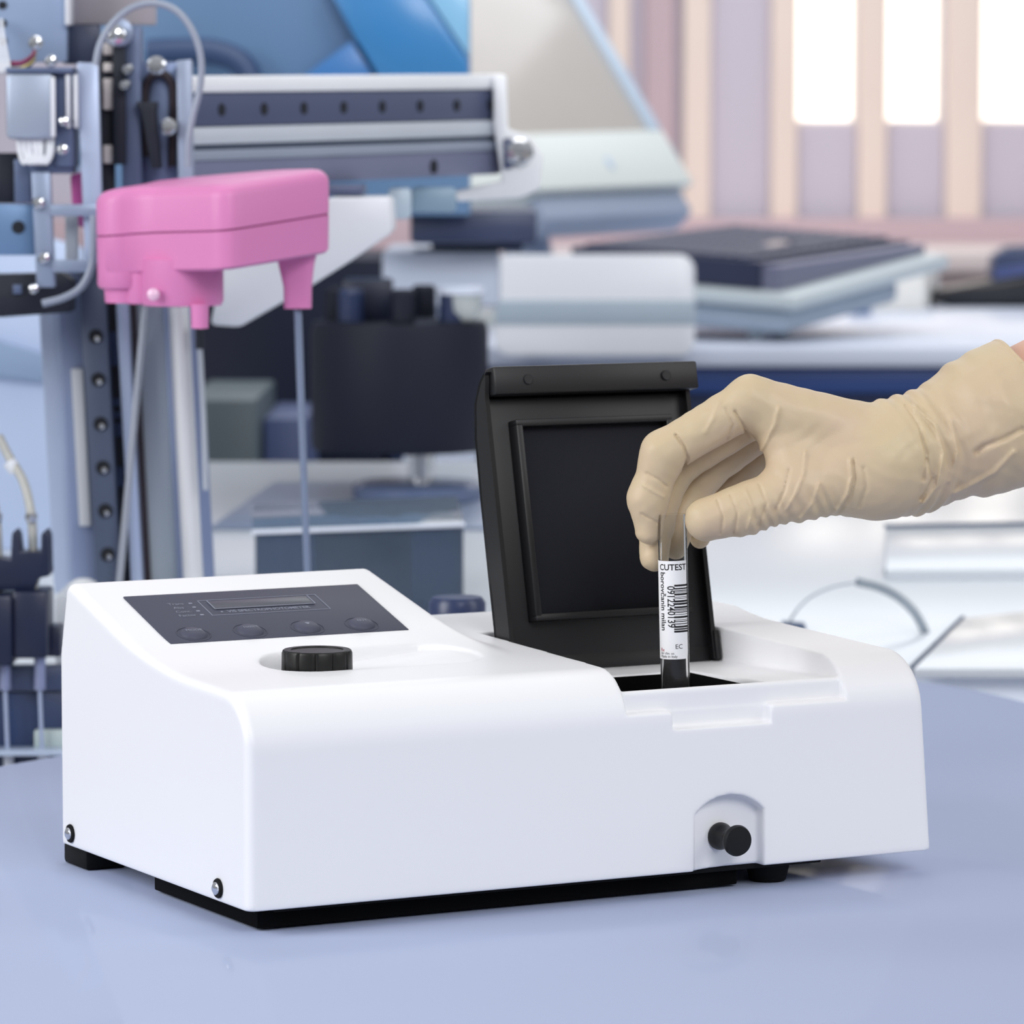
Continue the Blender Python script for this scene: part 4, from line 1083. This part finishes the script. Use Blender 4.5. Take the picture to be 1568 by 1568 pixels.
MB().lathe([(14 * px2, zat(466, 3.28)), (13 * px2, zat(503, 3.28)), (.002, zat(504, 3.28))], (xat(307, 3.28), 3.285, 0), n=24).build('hub_peg', pk, arm)
MB().lathe([(.0048, 0), (.0046, .003), (.0026, .0045), (.0001, .0046)], (xat(232, 3.25), 3.284, zat(452, 3.27)), (0, -1, 0), n=22).build('cover_screw', mat('pale_pink_screw', (240, 196, 224), rough=.2, spec=.8), arm)
nx, ny = xat(457, 3.335), 3.338
def sq(w, d, z, sk=0.0): return [np.array([nx + x * w * px2 + sk, ny + y * d * px2, z]) for x, y in rounded(-1, -1, 1, 1, .5, 3)]
MB().loft([sq(21, 20, zat(473, 3.325)), sq(21.5, 21, zat(440, 3.325)), sq(27, 24, zat(408, 3.325), -.0008), sq(32, 26, zat(385, 3.325), -.0008)]).build('nozzle', pk, arm)
zn0 = zat(478, 3.325)
MB().tube([(nx, ny, zat(472, 3.325)), (nx + 2 * px2, ny, zn0 - .001)], .0024, 12).build('needle_collar', M_belt, arm)
MB().tube([(nx, ny, zat(476, 3.325)), (nx + 14 * px2, ny, zat(905, 3.325))], [.0030, .0026], 14).build('needle', mat('steel_needle', (150, 164, 192), rough=.3, metal=.6), arm)
MB().tube([(xat(200, 3.33), 3.36, zat(400, 3.3)), (xat(206, 3.33), 3.5195, zat(400, 3.3))], .010, 16).build('arm_spigot', M_st3, arm)

# ================================================================== linear rail beam
bm_ = thing('linear_rail', 'long horizontal linear rail with screw holes above the pink arm', 'linear rail', (xat(530, 3.75), 3.77, zat(300, 3.75)))
l0, r0 = at(300, 200, 3.58), at(770, 188, 4.02)
bd = r0 - l0; BL = np.linalg.norm(bd); bd = bd / BL; bn = np.array([bd[1], -bd[0], 0]); bn /= np.linalg.norm(bn)   # bn faces the camera
if bn[1] > 0: bn = -bn
bs = 3.58 / F
def bp(u, y, w): return l0 + bd * u + np.array([0, 0, (200 - y) * bs]) + bn * w
def bbox(m, u0, u1, y0, y1, w0, w1, bev=.001):
    return m.frame_box((bp(u0, y0, w0) + bp(u1, y1, w1)) / 2, bd * (u1 - u0), bn * (w1 - w0), (0, 0, (y1 - y0) * bs), bev)
U0 = -.02
M_bwhite = mat('white_anodised', (244, 246, 250), rough=.35, var=.02)
M_slate = mat('slate_anodised', (84, 92, 122), rough=.4, metal=.2, var=.04)
M_violet = mat('violet_grey_anodised', (124, 128, 156), rough=.4, metal=.2, var=.04)
def pb(name, *a, m=None, bev=.001): return bbox(MB(), *a, bev).build(name, m, bm_)
pb('beam_core', U0, BL, 122, 284, -.05, -.001, m=M_slate)
pb('top_strip', U0, BL - .002, 117, 143, -.052, .003, m=M_bwhite, bev=.003)
pb('upper_rail', U0, BL - .012, 144, 194, -.001, .0015, m=M_slate)
pb('middle_strip', U0, BL - .004, 195, 222, -.001, .004, m=mat('light_grey_anodised', (208, 214, 224), rough=.35, metal=.2), bev=.003)
pb('dark_slot', U0, BL - .004, 222, 230, -.001, .0005, m=mat('slot_shadow_rubber', (70, 82, 102), rough=.6))
pb('lower_strip', U0, BL - .006, 230, 246, -.001, .004, m=mat('grey_anodised', (158, 168, 186), rough=.35, metal=.2))
pb('lower_channel', U0, BL - .010, 246, 287, -.001, .002, m=M_violet)
for x in (337, 402, 463, 524, 583, 641, 697, 748):
    u = BL * (x - 300) / 470 / (1 + (470 - (x - 300)) / 470 * (4.02 / 3.58 - 1))
    q = bp(u, 169, .0014); MB().lathe([(.0052, 0), (.0052, .0008), (.0001, .0008)], q, bn, n=20).build('mounting_hole', M_hole, bm_)
u = BL * (661 - 300) / 470 / (1 + (470 - 361) / 470 * (4.02 / 3.58 - 1))
MB().lathe([(.0064, 0), (.0064, .0008), (.0001, .0008)], bp(u, 270, .0019), bn, n=20).build('mounting_hole', M_hole, bm_)
EY = 3.99
MB().pprism([(755, 112), (776, 115), (778, 198), (811, 207), (832, 237), (827, 290), (797, 303), (700, 309), (696, 293), (769, 278), (755, 191)], EY, .05, .003).build('end_plate', M_bwhite, bm_)
o = MB().lathe([(.0130, 0), (.0130, .003), (.010, .006), (.0055, .0065), (.005, .003), (.0001, .003)], at(795, 233, EY), (0, -1, 0), n=32).build('end_bearing', M_chrome, bm_)
MB().pbox(771, 212, 784, 258, EY - .004, .0035, .001).build('bearing_collar', M_slate, bm_)
MB().pbox(594, 288, 629, 336, 3.86, .03, .004).build('hanger_block', mat('ice_blue_plastic', (196, 212, 226), rough=.4), bm_)
MB().pbox(630, 287, 698, 325, 3.90, .03, .004).build('hanger_block', mat('teal_grey_plastic', (146, 172, 192), rough=.4), bm_)
MB().pprism([(338, 414), (430, 366), (500, 303), (597, 303), (600, 357), (540, 398), (478, 437), (367, 501), (322, 498)], 3.68, .14, .004).build('cantilever_arm', mat('white_casting', (242, 244, 250), rough=.4, var=.01), bm_)
MB().box((xat(350, 3.72), 3.74, zat(300, 3.72)), (xat(560, 3.76), 3.80, zat(283, 3.72)), .002).build('arm_clamp', M_slate, bm_)

# ================================================================== syringe pump, bottom left
YS = 3.42
M_blk = mat('blue_black_housing', (24, 32, 60), rough=.35, spec=.5, var=.1)
sp_ = thing('syringe_pump', 'blue black syringe pump with two glass barrels at the bottom left', 'pump', (xat(35, YS), YS, TZ - .15))
MB().pbox(-60, 912, 18, 1021, YS - .004, .05, .003).build('pump_housing', M_blk, sp_)
MB().pbox(19, 906, 72, 1009, YS, .05, .003).build('pump_housing', M_blk, sp_)
MB().pprism([(-30, 850), (16, 858), (18, 818), (22, 812), (28, 820), (31, 846), (62, 846), (63, 818), (69, 812), (74, 822), (76, 882), (58, 886), (52, 904), (-30, 904)], YS + .01, .03, .001).build('tube_fork', M_blk, sp_)
MB().pbox(72, 960, 92, 1006, YS + .02, .03, .001).build('side_clamp', M_blk, sp_)
MB().pbox(-60, 1021, 95, 1058, YS + .025, .02, .001).build('barrel_rail', mat('slate_rail_bar', (64, 76, 108), rough=.4), sp_)
for x in (8, 61):
    o = MB().tube([at(x, 1004, YS + .015), at(x, 1056, YS + .015)], .0046, 18).build('syringe_barrel', mat('lavender_steel', (150, 158, 192), rough=.25, metal=.4), sp_)
    MB().tube([at(x, 1056, YS + .015), at(x + 4, 1160, YS + .015)], .0017, 10).build('plunger_rod', mat('pale_rod', (174, 186, 214), rough=.3, metal=.3), o)
    MB().tube([at(x + 5, 1150, YS + .015), at(x + 6, 1192, YS + .015)], .0042, 14).build('plunger_head', M_wht, o)
MB().pbox(-60, 1060, 110, 1240, YS + .03, .02, .001).build('back_plate', mat('deep_navy_panel', (40, 56, 92), rough=.3, spec=.6), sp_)
MB().pbox(52, 1118, 110, 1150, YS + .02, .0095, .002).build('pale_tab', mat('pale_green_plastic', (176, 190, 190), rough=.4), sp_)
MB().pbox(-60, 1150, 110, 1158, YS - .005, .03, .001).build('bath_rim', mat('clear_rim_plastic', (170, 184, 208), rough=.15, spec=.7), sp_)
MB().box((xat(-60, YS), YS - .002, zat(1250, YS)), (xat(110, YS), YS + .06, zat(1240, YS) - .0005)).build('pump_base', M_blk, sp_)
MB().box((xat(-50, YS), YS + .005, 0), (xat(100, YS), YS + .055, zat(1250, YS))).build('pump_stand', M_al2, sp_)
for x0 in (50, -4):
    pts = [at(x0 - 52, 668, YS + .05), at(x0 - 36, 700, YS + .045), at(x0 - 14, 738, YS + .035), at(x0 - 2, 790, YS + .025), at(x0 + 1, 850, YS + .024), at(x0 + 2, 906, YS + .024)]
    lb = 'clear curved tube feeding the pump fork nearest the instrument' if x0 == 50 else 'clear curved tube entering the pump fork at the left picture edge'
    t_o = thing('feed_tube', lb, 'tube', at(x0, 906, YS + .024))
    MB().tube(pts, .0036, 12, 6).build('tube_wall', clear('milky_tubing', (214, 214, 208), gloss=.3, rough=.1, body=.6), t_o)
    MB().lathe([(.0052, 0), (.0058, .004), (.0048, .010)], at(x0 - 36, 706, YS + .043), (0.5, 0, -.8), n=18).build('tube_fitting', M_wht, t_o)
    MB().lathe([(.0046, 0), (.0050, .004), (.0040, .007)], at(x0 - 2, 786, YS + .022), (0, 0, -1), n=18).build('tube_ring', M_chrome, t_o)
c = at(82, 858, 4.26); wh = thing('panel_knob', 'small white round knob on the pale blue panel beside the pump', 'knob', c)
MB().lathe([(.016, 0), (.016, .008), (.013, .011), (.006, .012)], c + np.array([0, .018, 0]), (0, -1, 0), n=28).build('knob_disc', M_wht, wh)
MB().lathe([(.005, .010), (.005, .015), (.0001, .016)], c + np.array([0, .018, 0]), (0, -1, 0), n=18).build('knob_screw', M_chrome, wh)
# ================================================================== camera and light
cam = bpy.data.cameras.new('camera'); co = bpy.data.objects.new('camera', cam); COL.objects.link(co)
co.location = tuple(CAM); co.rotation_euler = (PI/2 - PIT, 0, 0)
cam.sensor_width = 36; cam.sensor_fit = 'HORIZONTAL'; cam.lens = F / 1568 * 36
cam.clip_start = .1; cam.clip_end = 100
cam.dof.use_dof = True; cam.dof.focus_distance = 2.64; cam.dof.aperture_fstop = 11.5
sc.camera = co
w = bpy.data.worlds.new('sky'); sc.world = w; w.use_nodes = True
bg = w.node_tree.nodes['Background']; 
wt = w.node_tree
_tc = wt.nodes.new('ShaderNodeTexCoord'); _sx = wt.nodes.new('ShaderNodeSeparateXYZ'); _cr = wt.nodes.new('ShaderNodeValToRGB'); _mr = wt.nodes.new('ShaderNodeMapRange')
_mr.inputs[1].default_value = -1; _mr.inputs[2].default_value = 1
wt.links.new(_tc.outputs['Generated'], _sx.inputs[0]); wt.links.new(_sx.outputs['Z'], _mr.inputs[0]); wt.links.new(_mr.outputs[0], _cr.inputs[0]); wt.links.new(_cr.outputs[0], bg.inputs['Color'])
e = _cr.color_ramp.elements
e[0].position = .40; e[0].color = (.36, .37, .39, 1); e[1].position = .95; e[1].color = (.98, 1, 1.03, 1)
m_ = e.new(.56); m_.color = (.74, .76, .79, 1)

def area(name, loc, target, size, power, color=(1, 1, 1), sy=None):
    l = bpy.data.lights.new(name, 'AREA'); l.energy = power; l.size = size; l.color = color
    if sy: l.shape = 'RECTANGLE'; l.size_y = sy
    o = bpy.data.objects.new(name, l); COL.objects.link(o); o.location = loc
    o.rotation_euler = (Vector(target) - Vector(loc)).to_track_quat('-Z', 'Y').to_euler()
    return o
PW = dict(w=.53, soft=50, front=98, top=19, back=34, right=18)
bg.inputs['Strength'].default_value = PW['w']
area('softbox_lamp', (-2.4, 1.7, 2.1), (0, 2.7, .85), 1.5, PW['soft'])
area('fill_lamp', (1.5, -1.5, 3.7), (0.15, 2.9, .9), 1.8, PW['front'])  # added fill from the front right, lifts the instrument's front face
area('fill_lamp', (0.1, 4.2, 3.0), (0.1, 6.0, .8), 1.6, PW['top'])  # added fill above the deck, aimed at the surfaces farther back
area('fill_lamp', (2.7, 2.3, 2.4), (0, 3.1, .95), 1.4, PW['right'])  # added weak fill from the right, no such source in the room
area('fill_lamp', (0.4, 7.2, 2.9), (0.4, 7.4, .8), 2.2, PW['back'], (.93, .96, 1))  # added fill that brightens the bench and the back wall
sc.view_settings.view_transform = 'Standard'; sc.view_settings.look = 'None'
sc.view_settings.gamma = 1.0; sc.view_settings.exposure = 0.0; sc.view_settings.use_curve_mapping = False
sc.cycles.caustics_reflective = False; sc.cycles.caustics_refractive = False
